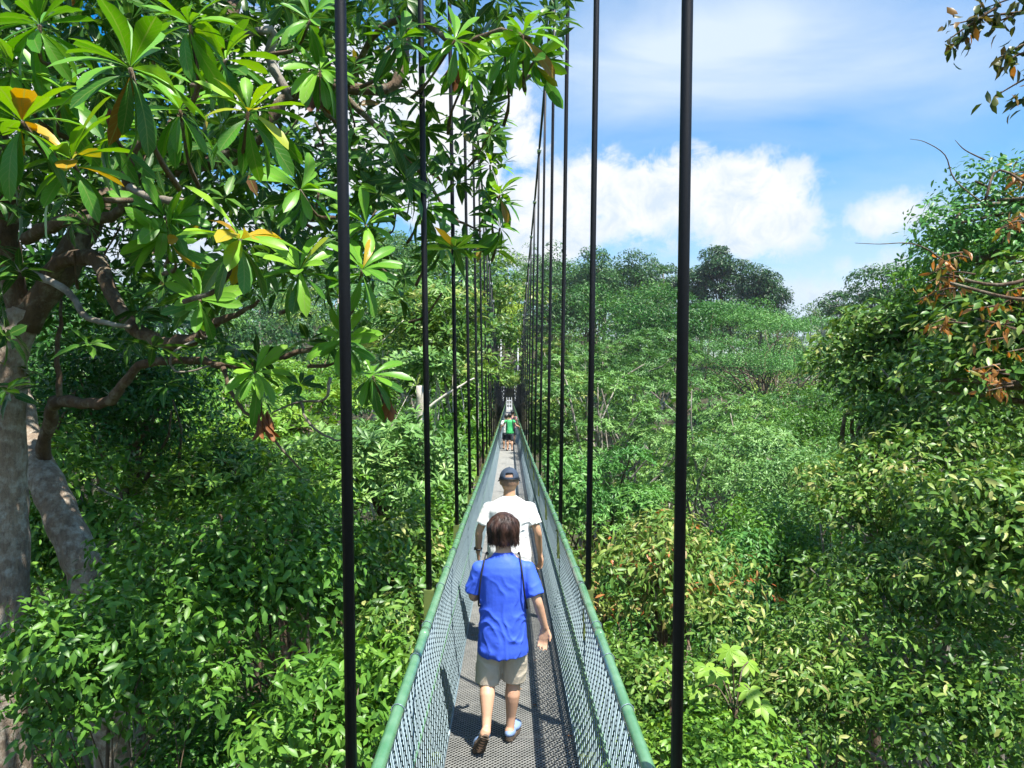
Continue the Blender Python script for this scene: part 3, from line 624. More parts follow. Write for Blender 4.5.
def cap(root, hd, s):
    mb = MB(); n = 28; vs = []; fs = []; c = hd + Vector((0, -.002*s, .020*s))
    rows = 8
    for j in range(rows + 1):
        ph = math.pi/2*(1 - j/rows)                                # 0 rim .. crown
        for i in range(n):
            th = 2*math.pi*i/n; r = math.sin(ph); vs.append(c + Vector((.089*s*r*math.cos(th), .103*s*r*math.sin(th), .100*s*math.cos(ph)*1.0)))
    for j in range(rows):
        for i in range(n):
            th = 2*math.pi*(i + .5)/n; gap = abs(th - 1.5*math.pi) < .42 and 1 <= j <= 2    # half-moon opening above the strap
            if not gap: fs.append((j*n + i, j*n + (i+1) % n, (j+1)*n + (i+1) % n, (j+1)*n + i))
    mb.add(vs, fs); me = mb.mesh('cap', M['navy_cloth'], True); o = bpy.data.objects.new('cap', me); C.objects.link(o); o.parent = root
    so2 = o.modifiers.new('thick', 'SOLIDIFY'); so2.thickness = .004
    mb = MB(); bv = []; 
    for j in range(5):
        for i in range(13):
            a = math.pi*(.14 + .72*i/12); rr = 1 + j*.17*math.sin(a); bv.append(c + Vector((.088*s*rr*math.cos(a), .102*s*rr*math.sin(a), .002 - .010*j*s)))
    mb.add(bv, [(j*13 + i, j*13 + i + 1, (j+1)*13 + i + 1, (j+1)*13 + i) for j in range(4) for i in range(12)])
    b = mb.build('brim', M['navy_cloth'], o, True, keep_world=False); so2 = b.modifiers.new('thick', 'SOLIDIFY'); so2.thickness = .004
    mb = MB(); mb.tube([c + Vector((.091*s*math.cos(a), .105*s*math.sin(a), -.001)) for a in np.linspace(0, 2*math.pi, 33)], .0055, 6, cap=False); mb.build('band', M['black_strap'], o, True, keep_world=False)
    mb = MB(); mb.ball(c + Vector((0, 0, .1*s)), .006, 8, 6); mb.build('button', M['navy_cloth'], o, True, keep_world=False)
cap(man, hm_, s)
wr = Vector(JM['wrL']); mb = MB(); ax = (wr - Vector(JM['elL'])).normalized(); pa = wr - ax*.035
rot = ax.to_track_quat('Z', 'Y').to_matrix()
mb.tube([pa + rot @ Vector((.031*math.cos(a), .031*math.sin(a), 0)) for a in np.linspace(0, 2*math.pi, 19)], .009, 6, cap=False)
mb.ball(pa + Vector((-.034, -.012, 0)), (.008, .017, .017), 10, 8); mb.build('watch', M['black_strap'], man, True, keep_world=False)

def small_person(label, x, Y, H, mats, arms='down', hair='short', turn=0, skin='skin_tan', sleeve=.6):
    k = H/1.6
    def P(*a): return tuple(k*q for q in a)
    J = dict(head=P(0, .03, 1.47), neck=P(0, 0, 1.33), chest=P(0, 0, 1.13), pelvis=P(0, 0, .82), shL=P(-.165, 0, 1.26), shR=P(.165, 0, 1.26),
      elL=P(-.225, -.02, 1.02), wrL=P(-.24, .06, .82), elR=P(.225, -.02, 1.02), wrR=P(.24, .06, .82),
      hipL=P(-.085, 0, .78), knL=P(-.10, .05, .45), anL=P(-.10, .0, .08), heelL=P(-.10, -.03, .04), toeL=P(-.12, .14, .035),
      hipR=P(.085, 0, .78), knR=P(.09, .0, .45), anR=P(.09, -.08, .08), heelR=P(.09, -.11, .05), toeR=P(.11, .06, .035))
    if arms == 'rails': J.update(elR=P(.27, .02, 1.07), wrR=P(.40, .10, 1.02), elL=P(-.27, .02, 1.07), wrL=P(-.37, .12, 1.02))
    r, h, s = person((x, Y, deck_z(Y) + .004), label, J, H, mats, hands=(((-.2, .5, -.6), (1, 0, 0), -1, .5), ((.2, .5, -.6), (-1, 0, 0), -1, .5)), hair=hair, shirt_hem=.74*k, shorts_hem=.46*k,
                     shirt_w=(.165*k, .11*k), sleeve=sleeve, voxel=.014, hip_w=.155*k, group='walkers bunched together far along the bridge')
    for a in 'LR': shoe(r, J['heel' + a], Vector(J['toe' + a]) + Vector((0, .01, 0)), mat='dark_cloth')
    return r, J, k
kG = 12.55
g, J, k = small_person('black haired walker in a green top over a pale shirt holding both rails', .02, kG*BAY, 1.66, dict(skin='skin_light', shirt='green_cloth', shorts='dark_cloth'), 'rails', sleeve=.35)
for sx in (-1, 1):
    mb = MB(); mb.tube(catmull([(sx*.10*k, .05, 1.30*k), (sx*.115*k, -.06, 1.28*k), (sx*.14*k, -.115*k, 1.15*k), (sx*.155*k, -.10*k, .95*k), (sx*.16*k, .0, .85*k)], 4), .018, 6); mb.build('strap', M['black_strap'], g, True, keep_world=False)
small_person('walker in a white shirt and dark shorts, half hidden left of the green top', -.145, (kG + .35)*BAY, 1.58, dict(skin='skin_tan', shirt='white_cloth', shorts='dark_cloth'))
small_person('walker in a purple and yellow top just ahead, right of the green top', .16, (kG + 1.6)*BAY, 1.68, dict(skin='skin_light', shirt='purple_cloth', shorts='dark_cloth'))

bridge = empty('suspension_bridge', (X0, 0, deck_z(0)), 'narrow green railed suspension footbridge with wire netting running away over the treetops', 'footbridge')
def bmesh_struts(segs, r, name, mat):
    """three-sided wires; segs: array (n,2,3)"""
    A, B = segs[:, 0], segs[:, 1]; D = unit(B - A); ref = np.where(np.abs(D[:, 2:3]) < .9, [[0, 0, 1.]], [[1., 0, 0]]); X = unit(np.cross(D, ref)); Y = np.cross(X, D)
    ring = [X*math.cos(t) + Y*math.sin(t) for t in (math.pi/2, math.pi/2 + 2.094, math.pi/2 + 4.189)]
    V = np.stack([A + q*r for q in ring] + [B + q*r for q in ring], 1).reshape(-1, 3); n = len(A)
    Q = np.array([[0, 1, 4, 3], [1, 2, 5, 4], [2, 0, 3, 5]]); Q = (Q[None] + (np.arange(n)*6)[:, None, None]).reshape(-1, 4)
    return mesh_np(name, V, Q, mat)
PROFN = [(0, .490, 0), (.28, .512, -.28), (.56, .512, -.56), (.82, .478, -.82), (1.05, .437, -1.04)]
def net_pt(u, y, off):
    x = np.interp(u, [p[0] for p in PROFN], [p[1] for p in PROFN]); z = np.interp(u, [p[0] for p in PROFN], [p[2] for p in PROFN])
    return np.stack([x + off, y, z], -1)
def net_segs(nu, ny, H, Ln, out=.0022):
    du, dy = H / nu / 2, Ln / ny / 2; segs = []
    for i in range(2 * ny):
        for j in range(2 * nu):
            a = (i, j) if (i + j) % 2 == 0 else (i, j + 1); b = (i + 1, j + 1) if (i + j) % 2 == 0 else (i + 1, j)
            s = out if (i + j) % 2 == 0 else -out
            segs.append((a, b, s))
    A = np.array([[s[0][0]*dy, s[0][1]*du] for s in segs]); B = np.array([[s[1][0]*dy, s[1][1]*du] for s in segs]); o = np.array([s[2] for s in segs])
    return A, B, o
A, B, o_ = net_segs(11, 26, 1.05, BAY)
segR = np.stack([net_pt(A[:, 1], A[:, 0], o_), net_pt(B[:, 1], B[:, 0], -o_ * .3)], 1); segL = segR * np.array([-1, 1, 1])
netR = bmesh_struts(segR, .0045, 'side_net', M['net_wire']); netL = bmesh_struts(segL, .0045, 'side_net', M['net_wire'])
A, B, o_ = net_segs(25, 74, .87, BAY, .001)
segF = np.stack([np.stack([A[:, 1] - .435, A[:, 0], o_ - 1.043], -1), np.stack([B[:, 1] - .435, B[:, 0], -o_ - 1.043], -1)], 1)
floorm = bmesh_struts(segF, .0028, 'floor_mesh', M['floor_wire'])
mb = MB(); nb = 10
for i in range(nb):
    y0 = i * BAY / nb + .006; y1 = (i + 1) * BAY / nb - .006; mb.box((-.432, y0, -1.082), (.432, y1, -1.053))
for x in (-.40, .34): mb.box((x, 0, -1.16), (x + .06, BAY, -1.084))
deckm = mb.mesh('deck_panel', M['deck_board'])
mb = MB()
for sx in (-1, 1): mb.tube([(sx*.437, 0, -1.04), (sx*.437, BAY, -1.04)], .008, 6)
edgem = mb.mesh('deck_edge_wire', M['net_wire'], True)
for k in range(K0, K1):
    y = k * BAY; z0, z1 = rail_z(y), rail_z(y + BAY)
    def put(name, me, par=bridge):
        o = bpy.data.objects.new(name, me); C.objects.link(o); o.parent = par; return o
    d = put('deck_panel', deckm); d.location = (0, y, z0 - bridge.location.z); d.rotation_euler.x = math.atan2(z1 - z0, BAY)
    put('floor_mesh', floorm, d); put('edge_wire', edgem, d)
    for me in (netL, netR):
        q = put('side_net', me); q.location = (0, y, z0 - bridge.location.z); q.rotation_euler.x = math.atan2(z1 - z0, BAY)
def HX(k, sx): return sx*(.553 + ({1: .012, 2: -.020}.get(k, -.036) if sx > 0 else {1: .008, 2: .018}.get(k, .006)))
def along(x, dz, k0=K0, k1=K1): return [(X0 + x, k*BAY, rail_z(k*BAY) + dz) for k in range(k0, k1 + 1)]
for sx in (-1, 1):
    mb = MB(); mb.tube(along(sx*.492, 0), .026, 14)
    hr = mb.build('handrail', M['green_paint'], bridge, True)
    for k in range(0, 14):
        y = (k + .62) * BAY; z = rail_z(y); mb = MB(); mb.tube([(X0 + sx*.492, y - .05, z), (X0 + sx*.492, y + .05, z)], .0275, 14)
        mb.build('coupling', M['green_paint'], hr, True)
mb = MB(); mb.tube(along(-.512, -.57), .009, 8); mb.build('mid_rail', M['green_paint'], bridge, True)
mb = MB()
for ph in (0, 2.09, 4.19):
    pts = []
    for i in range(int((K1 - K0) * BAY / .035)):
        y = K0*BAY + i*.035
        if y > 40: break
        a = ph + i * .55; pts.append((X0 + .512 + .0075*math.cos(a), y, rail_z(y) - .57 + .0075*math.sin(a)))
    mb.tube(pts, .0075, 5)
mb.tube([(X0 + .512, y, rail_z(y) - .57) for y in np.arange(40, K1*BAY, BAY)], .013, 6)
mb.build('mid_rope', M['rope_green'], bridge, True)
mb = MB()
for sx in (-1, 1):
    mb.tube([(X0 + sx*.515, K0*BAY, rail_z(K0*BAY) - .04)] + along(sx*.515, -.045, K0 + 1), .005, 5)
mb.build('top_wire', M['net_wire'], bridge, True)
for sx in (-1, 1):
    cp = catmull([(X0 + sx*cab_x(k) + HX(k, sx) - sx*.553, k*BAY, cab_z(k)) for k in range(K0, K1 + 1)], 3)
    mb = MB(); mb.tube(cp, .024, 8); mb.build('main_cable', M['black_sleeve'], bridge, True)
    for k in range(K0 + 1, K1):
        y = k*BAY; top = Vector((X0 + sx*cab_x(k) + HX(k, sx) - sx*.553, y, cab_z(k))); bot = Vector((X0 + HX(k, sx), y, rail_z(y) - .02))
        if top.z < bot.z + .25: top.z = bot.z + .25
        mb = MB(); q = [bot + (top - bot)*t for t in (0, .25, .5, .75, 1)]; mb.tube(q, .0205, 10)
        h = mb.build('hanger', M['black_sleeve'], bridge, True)
        mb = MB(); mb.box((bot.x - .034, y - .03, bot.z - .34), (bot.x + .034, y + .03, bot.z + .005)); mb.tube([(bot.x, y, bot.z - 1.2), (bot.x, y, bot.z - .33)], .011, 6)
        mb.box((bot.x - (.05 if sx > 0 else 0), y - .022, bot.z - .06), (bot.x + (.05 if sx < 0 else 0), y + .022, bot.z - .045))
        mb.build('bracket', M['olive_paint'], h)
        mb = MB(); t = (Vector((X0 + sx*cab_x(k + .2), y + .2*BAY, cab_z(k + .2))) - Vector((X0 + sx*cab_x(k - .2), y - .2*BAY, cab_z(k - .2)))).normalized()
        mb.tube([top - t*.10, top + t*.10], .045, 8); mb.build('clamp', M['white_metal'], h)
for sx in (-1, 1):
    for i in range(46):
        y = 1.2 + i*.65 + .11*math.sin(i*2.3); z = rail_z(y); mb = MB(); c_ = [(X0 + sx*(.492 + .0295*math.cos(a)), y + .004*math.sin(a*2), z + .0295*math.sin(a)) for a in np.linspace(0, 2*math.pi, 13)]
        mb.tube(c_, .0025, 4, cap=False); mb.build('wire_tie', M['net_wire'], bridge, True)
for k in range(K0 + 1, K1):
    mb = MB(); y = k*BAY; z = rail_z(y) - 1.16; mb.box((X0 - .586, y - .035, z - .07), (X0 + .586, y + .035, z - .001)); mb.build('cross_beam', M['olive_paint'], bridge)
rl = np.random.default_rng(8); n = 34; yy = rl.uniform(3.2, 22, n); P_ = np.stack([rl.uniform(-.40, .40, n), yy, np.array([deck_z(q) for q in yy]) + .016], 1)
fl = Leaves_raw = leaf_arrays(P_, np.stack([rl.normal(0, 1, n), rl.normal(0, 1, n), np.zeros(n)], 1), np.stack([rl.normal(0, .2, n), rl.normal(0, .2, n), np.ones(n)], 1), rl.uniform(.03, .07, n), rl.uniform(.012, .028, n), rl.uniform(.2, 1, n), 2, -.1, .4)
tag(link('fallen_leaves', mesh_np('fallen_leaves', fl[0], fl[1], M['leaf_dead'], fl[2])), 'scattered small dry leaves lying on the walkway mesh', 'leaves', kind='stuff')
# far end: portal tower and landing
yE = K1 * BAY; zE = deck_z(yE); g0 = float(gz(0, yE))
tower = empty('bridge_tower', (X0, yE, g0), 'pale steel portal tower and landing at the far end of the footbridge', 'tower')
for sx in (-1, 1):
    mb = MB(); mb.tube([(X0 + sx*1.32, yE, g0 - .5), (X0 + sx*1.22, yE, cab_z(K1) + .25)], [.11, .09], 10); mb.build('column', M['grey_steel'], tower, True)
mb = MB(); mb.box((X0 - 1.25, yE - .08, zE - .25), (X0 + 1.25, yE + .08, zE - .06)); mb.build('tie_beam', M['grey_steel'], tower)
mb = MB(); mb.box((X0 - .8, yE + .1, zE - .12), (X0 + .8, yE + 3.4, zE)); mb.build('landing', M['white_metal'], tower)
mb = MB()
for z in (0, .55, 1.1): mb.box((X0 - .42, yE + 3.0, zE + .1 + z), (X0 + .36, yE + 3.06, zE + .22 + z))
for x in (-.42, -.06, .30): mb.box((X0 + x, yE + 2.93, zE), (X0 + x + .07, yE + 2.99, zE + 1.75))
mb.build('gate', M['white_metal'], tower)
for i in range(8):
    mb = MB(); mb.box((X0 - .6, yE + 3.4 + i*.28, zE + i*.16), (X0 + .6, yE + 3.68 + i*.28, zE + .04 + i*.16)); mb.build('step', M['grey_steel'], tower)

# ------------------------------------------------------------------ the big-leaved tree at the left
def pxpath(pts, n=4): return catmull([at(*p) for p in pts], n)
def wob(pts, amp, seed):
    rs = random.Random(seed); return [p + Vector((rs.uniform(-1, 1), rs.uniform(-1, 1), rs.uniform(-1, 1)))*amp for p in pts]
def branch(root, name, pts, r0, r1, mat, n=8, amp=.012, seed=1, step=4):
    P = wob(pxpath(pts, step), amp, seed); mb = MB(); rs = random.Random(seed)
    rad = [(r0 + (r1 - r0)*i/(len(P)-1))*rs.uniform(.9, 1.14) for i in range(len(P))]; mb.tube(P, rad, n); return mb.build(name, M[mat], root, True)
b0 = at(4, 768, 6.4); gzb = float(gz(b0.x, b0.y))
big = empty('broadleaf_tree', (b0.x - .05, b0.y, gzb), 'pale-barked tree at the left edge with large glossy paddle-shaped leaves over the bridge', 'tree', 'trees of the valley forest')
P = [Vector((b0.x - .05, 6.4, gzb - .2)), at(2, 768, 6.4), at(5, 640, 6.4), at(6, 520, 6.4), at(5, 430, 6.4), at(10, 350, 6.4), at(28, 310, 6.4)]
P = wob(catmull(P, 6), .012, 3); mb = MB(); mb.tube(P, list(np.interp(np.linspace(0, 1, len(P)), [0, .3, .5, .8, 1], [.26, .20, .165, .15, .14])), 14); mb.build('trunk', M['bark_pale'], big, True)
branch(big, 'limb', [(20, 325, 6.4), (55, 280, 6.4), (82, 235, 6.5), (105, 200, 6.8), (150, 160, 7.4), (200, 90, 8.0), (230, 20, 8.4), (240, -60, 8.8)], .13, .07, 'bark_brown', 10, seed=2)
branch(big, 'limb', [(22, 320, 6.4), (8, 250, 6.2), (10, 190, 6.0), (-10, 110, 5.8), (-30, 20, 5.6)], .10, .05, 'bark_brown', seed=3)
branch(big, 'limb', [(40, 300, 6.4), (62, 262, 6.2), (98, 262, 5.9), (112, 300, 5.7), (140, 330, 5.5), (165, 342, 5.4), (195, 338, 5.3), (217, 322, 5.3)], .07, .035, 'bark_brown', seed=4, amp=.018)
branch(big, 'branch', [(25, 240, 5.6), (60, 222, 5.3), (95, 218, 5.0), (118, 212, 4.9), (126, 190, 4.8), (128, 165, 4.7), (150, 130, 4.6)], .045, .02, 'bark_brown', seed=5)
branch(big, 'branch', [(128, 186, 4.8), (145, 196, 4.7), (165, 200, 4.6), (186, 203, 4.6)], .026, .022, 'bark_grey', seed=6, amp=.006)
branch(big, 'branch', [(20, 268, 6.0), (60, 285, 5.6), (90, 318, 5.3), (130, 326, 5.1)], .035, .015, 'bark_grey', seed=7)
branch(big, 'limb', [(150, 172, 7.2), (190, 168, 7.0), (235, 152, 6.9), (255, 138, 6.8), (285, 100, 6.8), (320, 78, 6.8), (345, 90, 6.8), (390, 88, 6.9), (405, 60, 7.0), (408, 20, 7.1)], .075, .04, 'bark_brown', seed=8, amp=.02)
branch(big, 'branch', [(290, 100, 6.8), (270, 60, 6.8), (272, 30, 6.7), (235, 38, 6.6), (215, 45, 6.5)], .045, .03, 'bark_grey', seed=9)
branch(big, 'branch', [(345, 88, 6.8), (380, 30, 6.0), (420, 20, 5.6), (455, 45, 5.4), (500, 30, 5.2), (530, 38, 5.0)], .03, .012, 'bark_brown', seed=10)
branch(big, 'branch', [(340, 92, 6.9), (380, 130, 7.0), (420, 170, 7.2), (450, 215, 7.4), (480, 230, 7.4)], .03, .01, 'bark_brown', seed=11)
branch(big, 'branch', [(217, 322, 5.3), (238, 314, 5.2), (260, 300, 5.1)], .03, .01, 'bark_brown', seed=12)
branch(big, 'branch', [(192, 300, 5.6), (215, 330, 5.3), (175, 350, 5.2), (172, 368, 5.2), (185, 372, 5.2), (210, 366, 5.3)], .009, .006, 'bark_grey', seed=13, amp=.004)
rng = np.random.default_rng(11)
LVn = Leaves(); LVf = Leaves()
# rosettes one can make out in the photograph: pixel, distance, leaf length, lean of the axis
KEY = [(22, 122, 3.0, .27, .5), (130, 68, 2.9, .29, .5), (72, 160, 3.2, .27, .4), (248, 112, 3.6, .27, .3), (240, 240, 3.5, .26, .4), (40, 25, 3.4, .28, .5), (190, 25, 3.6, .26, .4), (225, 60, 3.9, .25, .4),
       (165, 218, 4.2, .26, -.1), (170, 235, 4.2, .25, -.3), (320, 70, 4.6, .25, .2), (400, 40, 4.9, .24, .2), (455, 40, 4.9, .25, .5), (523, 35, 5.0, .26, .45), (535, 60, 5.1, .25, -.2), (505, 55, 5.3, .24, -.2), (470, 70, 5.4, .23, -.1),
       (362, 270, 4.6, .25, .2), (366, 225, 4.8, .24, .3), (255, 372, 5.0, .25, .1), (372, 375, 5.2, .24, .2), (345, 340, 5.0, .24, .0), (425, 205, 5.6, .23, .2), (440, 240, 5.8, .23, 0), (500, 195, 6.6, .22, .5), (490, 165, 6.7, .2, .3),
       (500, 228, 6.6, .21, .1), (495, 120, 6.8, .2, .3), (110, 130, 3.8, .25, .4), (180, 110, 4.2, .25, .3), (60, 90, 3.6, .27, .3), (300, 190, 4.4, .25, 0), (200, 300, 4.6, .24, -.2), (300, 270, 4.4, .25, .1), (10, 70, 3.4, .26, .4), (310, 20, 4.6, .25, .3)]
for i, (px, py, Y, L, up) in enumerate(KEY):
    p = np.array(at(px, py, Y))[None]; A = np.array([[rng.normal(.1, .25), -.35 + rng.normal(0, .15), up + .35]])
    hot = i in (0, 1, 2, 4, 11, 17)
    rosettes(LVn, rng, p, A, 14, np.array([L*1.06]), .29, 1, .26, 'obov', (-.1, 1.05), (.3, .95), fold=.28, odd=.05 if hot else .006)
    rosettes(LVn, rng, p - np.array([[0, 0, .03]]), A, 8, np.array([L]), .30, 1, .45, 'obov', (-.9, -.1), (.0, .6), fold=.2, odd=.04)
def edge_x(py): return np.interp(py, [0, 30, 60, 85, 110, 150, 200, 250, 262, 290, 340, 390, 430], [585, 588, 575, 530, 515, 515, 525, 520, 440, 425, 415, 375, 285])
n_r = 1350; made = 0; tries = 0
while made < n_r and tries < 14000:
    tries += 1; px = rng.uniform(-160, 590); py = rng.uniform(-110, 405)
    e = edge_x(max(py, 0)); 
    if px > e - 16: continue
    # gaps: the crown is loose near its edge and under the limbs
    keep = 1.0
    if px > 300: keep *= .62
    if px > 420: keep *= .75
    if py > 290: keep *= .30 if px < 230 else .40
    if py > 350: keep *= .5
    if 20 < px < 120 and 225 < py < 330: keep *= .12
    if 255 < px < 330 and 60 < py < 130: keep *= .3
    if mnoise.noise(Vector((px/70, py/70, 3))) < -.22: keep *= .35
    if rng.random() > keep: continue
    Y = rng.uniform(4.6, 9.5) if px > 60 else rng.uniform(4.4, 9)
    if px > 430: Y = rng.uniform(5.2, 8.2)
    if abs((px - VX)/F*Y) < .75 and py > 60: Y = max(Y, 5.2)
    p = np.array(at(px, py, Y))[None]; A = np.array([[rng.normal(.05, .4), rng.normal(-.15, .35), rng.uniform(.1, 1)]]); L = rng.uniform(.17, .26)
    rosettes(LVf, rng, p, A, int(rng.integers(7, 12)), np.array([L]), .31, 2, .25, 'oval', (-.45, .8), (.0, .85), fold=.22, odd=.008); made += 1
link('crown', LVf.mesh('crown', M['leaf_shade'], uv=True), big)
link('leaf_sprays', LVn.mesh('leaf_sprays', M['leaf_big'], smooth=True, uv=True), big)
mb = MB(); rs = random.Random(5)
for i in range(60):   # twigs carrying the rosettes
    px, py, Y = (KEY[i][:3] if i < len(KEY) else (rs.uniform(20, 480), rs.uniform(0, 330), rs.uniform(5, 8)))
    a = at(px, py, Y); b = a + Vector((rs.uniform(-.35, .1), rs.uniform(.1, .5), rs.uniform(-.35, -.05))); m_ = (a + b)/2 + Vector((rs.uniform(-.06, .06), 0, -.07)); mb = MB(); mb.tube(catmull([b, m_, a], 3), [.014]*3 + [.009]*4, 5); mb.build('twig', M['bark_brown'], big, True)
# hanging cluster of dead leaves
dl = Leaves(); n = 16; p = np.array(at(264, 412, 5.0))[None].repeat(n, 0) + rng.normal(0, .015, (n, 3)); D = np.stack([rng.normal(0, .22, n), rng.normal(0, .22, n), -np.ones(n)], 1)
dl.add(leaf_arrays(p, D, rand_dirs(rng, n), rng.uniform(.12, .22, n), rng.uniform(.03, .05, n), rng.uniform(0, .55, n), 1, .35, .6, 'obov'))
for (px, py, Y) in ((388, 395, 5.3), (318, 88, 5.2), (110, 108, 4.6), (452, 60, 5.2)):
    n = 4; p = np.array(at(px, py, Y))[None].repeat(n, 0); D = np.stack([rng.normal(0, .25, n), rng.normal(0, .25, n), -np.ones(n)], 1)
    dl.add(leaf_arrays(p, D, rand_dirs(rng, n), rng.uniform(.15, .22, n), .06, rng.uniform(0, .6, n), 1, .2, .5, 'obov'))
link('dead_leaves', dl.mesh('dead_leaves', M['leaf_dead'], smooth=True, uv=True), big)

def put_base(px, py, Y): p = at(px, py, Y); return p
# leaning trunk with its dark branch
lb = at(128, 740, 7.6); lean = empty('leaning_tree', (lb.x, lb.y, float(gz(lb.x, lb.y))), 'leaning lichen-spotted trunk with a dark elbowed branch, rising out of the shrubs at the left', 'tree', 'trees of the valley forest')
mb = MB(); P = wob(catmull([Vector((lb.x + .15, 7.6, float(gz(lb.x, lb.y)) - .2)), at(112, 740, 7.2), at(99, 625, 6.9), at(80, 558, 6.8), at(52, 495, 7.0), at(24, 430, 7.5), at(10, 360, 7.8)], 6), .012, 8)
mb.tube(P, list(np.linspace(.17, .145, len(P))), 12); mb.build('trunk', M['bark_pale'], lean, True)
branch(lean, 'branch', [(38, 480, 7.3), (46, 440, 7.0), (52, 412, 6.8), (60, 401, 6.6), (82, 403, 6.4), (108, 402, 6.2), (122, 385, 6.1), (142, 364, 6.0), (170, 360, 5.9), (205, 362, 5.8), (235, 366, 5.7), (285, 356, 5.6), (335, 345, 5.5)], .062, .018, 'bark_brown', seed=20, amp=.015)
branch(lean, 'branch', [(60, 400, 6.6), (58, 350, 6.6), (62, 300, 6.7)], .028, .012, 'bark_brown', seed=21)
branch(lean, 'branch', [(222, 366, 5.7), (232, 395, 5.6), (250, 418, 5.5), (275, 440, 5.4), (300, 470, 5.4)], .018, .006, 'bark_brown', seed=22)
branch(lean, 'branch', [(330, 378, 5.5), (325, 400, 5.5), (300, 402, 5.5), (272, 412, 5.4)], .012, .006, 'bark_grey', seed=23, amp=.006)
branch(lean, 'branch', [(300, 402, 5.5), (310, 425, 5.4), (335, 440, 5.4), (345, 436, 5.4)], .011, .005, 'bark_grey', seed=24, amp=.006)
cr_ = Leaves(); r3 = np.random.default_rng(77)
for i in range(420):
    px, py = r3.uniform(-160, 430), r3.uniform(-110, 350)
    if py > 250 and px > 170: continue
    if px > 330 and py > 215: continue
    if mnoise.noise(Vector((px/60, py/60, 7))) < (-.5 if px < 300 else -.15): continue
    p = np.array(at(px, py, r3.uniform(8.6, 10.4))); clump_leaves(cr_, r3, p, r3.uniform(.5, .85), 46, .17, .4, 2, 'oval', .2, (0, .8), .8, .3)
link('crown', cr_.mesh('crown', M['leaf_dark']), lean)  # dark leaf colour stands in for the shade inside the canopy

# ------------------------------------------------------------------ trees and shrubs, near to far
G_ = 'trees of the valley forest'; GS = 'shrubs and saplings under the bridge'
def T(*a, **k): return tree(*a, **k)
sh = dict(group=GS, cat='shrub', bark='bark_brown', limbs=18)
# left side, below the bridge
T('shrub', 'glossy dark green shrub at the lower left corner in front of the pale trunk', 110, 680, 4.9, 105, 80, 'leaf_mid', clumps=70, per=75, L=.085, cr=.26, lod=2, ratio=.42, hang=.45, droop=.35, seed=21, vr=(0, .75), **sh)
T('shrub', 'wide fresh green shrub filling the middle left below the pale leaf rosettes', 268, 600, 6.2, 125, 100, 'leaf_mid', clumps=120, per=80, L=.09, cr=.34, lod=2, ratio=.42, hang=.4, droop=.35, seed=22, vr=(0, .7), **sh)
T('shrub', 'yellowish green shrub with long leaves beside the left handrail at the bottom', 350, 730, 4.4, 75, 75, 'leaf_mid', clumps=50, per=60, L=.095, cr=.24, lod=2, ratio=.34, hang=.4, droop=.4, seed=23, vr=(.2, .9), **sh)
T('shrub', 'dark shadowed shrub at the bottom between the two glossy shrubs on the left', 225, 765, 5.6, 90, 60, 'leaf_dark', clumps=50, per=60, L=.08, cr=.3, lod=2, ratio=.42, seed=24, **sh)
T('sapling', 'sapling with rusty young leaves close to the left handrail', 400, 590, 7.5, 45, 75, 'leaf_olive', clumps=40, per=70, L=.10, cr=.3, lod=2, ratio=.42, seed=25, odd=.1, **sh)
T('shrub', 'shrub with a few red-brown leaves wedged against the left handrail at the bottom', 398, 690, 5.0, 36, 80, 'leaf_olive', clumps=50, per=64, L=.075, cr=.2, lod=2, ratio=.42, seed=84, vr=(.1, 1), odd=.06, lean=(-.2, 0), **sh)
T('shrub', 'leafy shrub beside the left handrail just beyond the second hanger', 432, 560, 9.0, 34, 60, 'leaf_mid', clumps=60, per=80, L=.10, cr=.32, lod=2, ratio=.4, seed=85, vr=(.1, .95), lean=(-.3, 0), **sh)
T('shrub', 'pale leafy bush against the left handrail near the third hanger', 452, 515, 13.0, 26, 48, 'leaf_pale', clumps=60, per=90, L=.13, cr=.42, lod=3, ratio=.4, seed=86, vr=(.1, .95), lean=(-.4, 0), **sh)
T('shrub', 'leafy bush against the right handrail beyond the third hanger', 562, 500, 15.0, 26, 44, 'leaf_blue', clumps=60, per=90, L=.13, cr=.45, lod=3, ratio=.4, seed=87, vr=(.2, 1), lean=(.4, 0), **sh)
T('rosette_tree', 'low bright rosette-leaved tree behind the wide shrub, under the elbowed branch', 235, 505, 11.5, 95, 48, 'leaf_mid', clumps=60, per=130, L=.18, cr=.5, lod=2, style='rosette', ratio=.28, seed=95, m=9, vr=(.4, 1))
T('shrub', 'leafy bush below the far left handrail under the bunched hangers', 484, 446, 30, 13, 30, 'leaf_mid', clumps=40, per=110, L=.2, cr=.7, lod=3, ratio=.4, seed=96, vr=(.1, .95), lean=(-.6, 0), **sh)
T('shrub', 'leafy bush below the far right handrail under the bunched hangers', 546, 446, 30, 18, 34, 'leaf_olive', clumps=50, per=110, L=.2, cr=.7, lod=3, ratio=.4, seed=97, vr=(.1, .95), lean=(.6, 0), **sh)
T('shrub', 'greenery right behind the far landing of the footbridge', 509, 384, 119, 24, 14, 'leaf_mid', clumps=40, per=90, L=.5, cr=1.2, lod=3, ratio=.4, seed=98, vr=(.1, .9), **sh)
T('rosette_tree', 'pale green tree with star-shaped leaf rosettes left of the second hanger', 385, 490, 13.5, 80, 62, 'leaf_pale', clumps=50, per=150, L=.23, cr=.68, lod=2, style='rosette', ratio=.27, seed=26, m=9, vr=(.2, 1))
T('rosette_tree', 'yellow green rosette-leaved tree in the sunny gap under the big left branches', 240, 450, 16.5, 125, 66, 'leaf_mid', clumps=80, per=150, L=.23, cr=.8, lod=2, style='rosette', ratio=.27, seed=27, m=9, vr=(.4, 1))
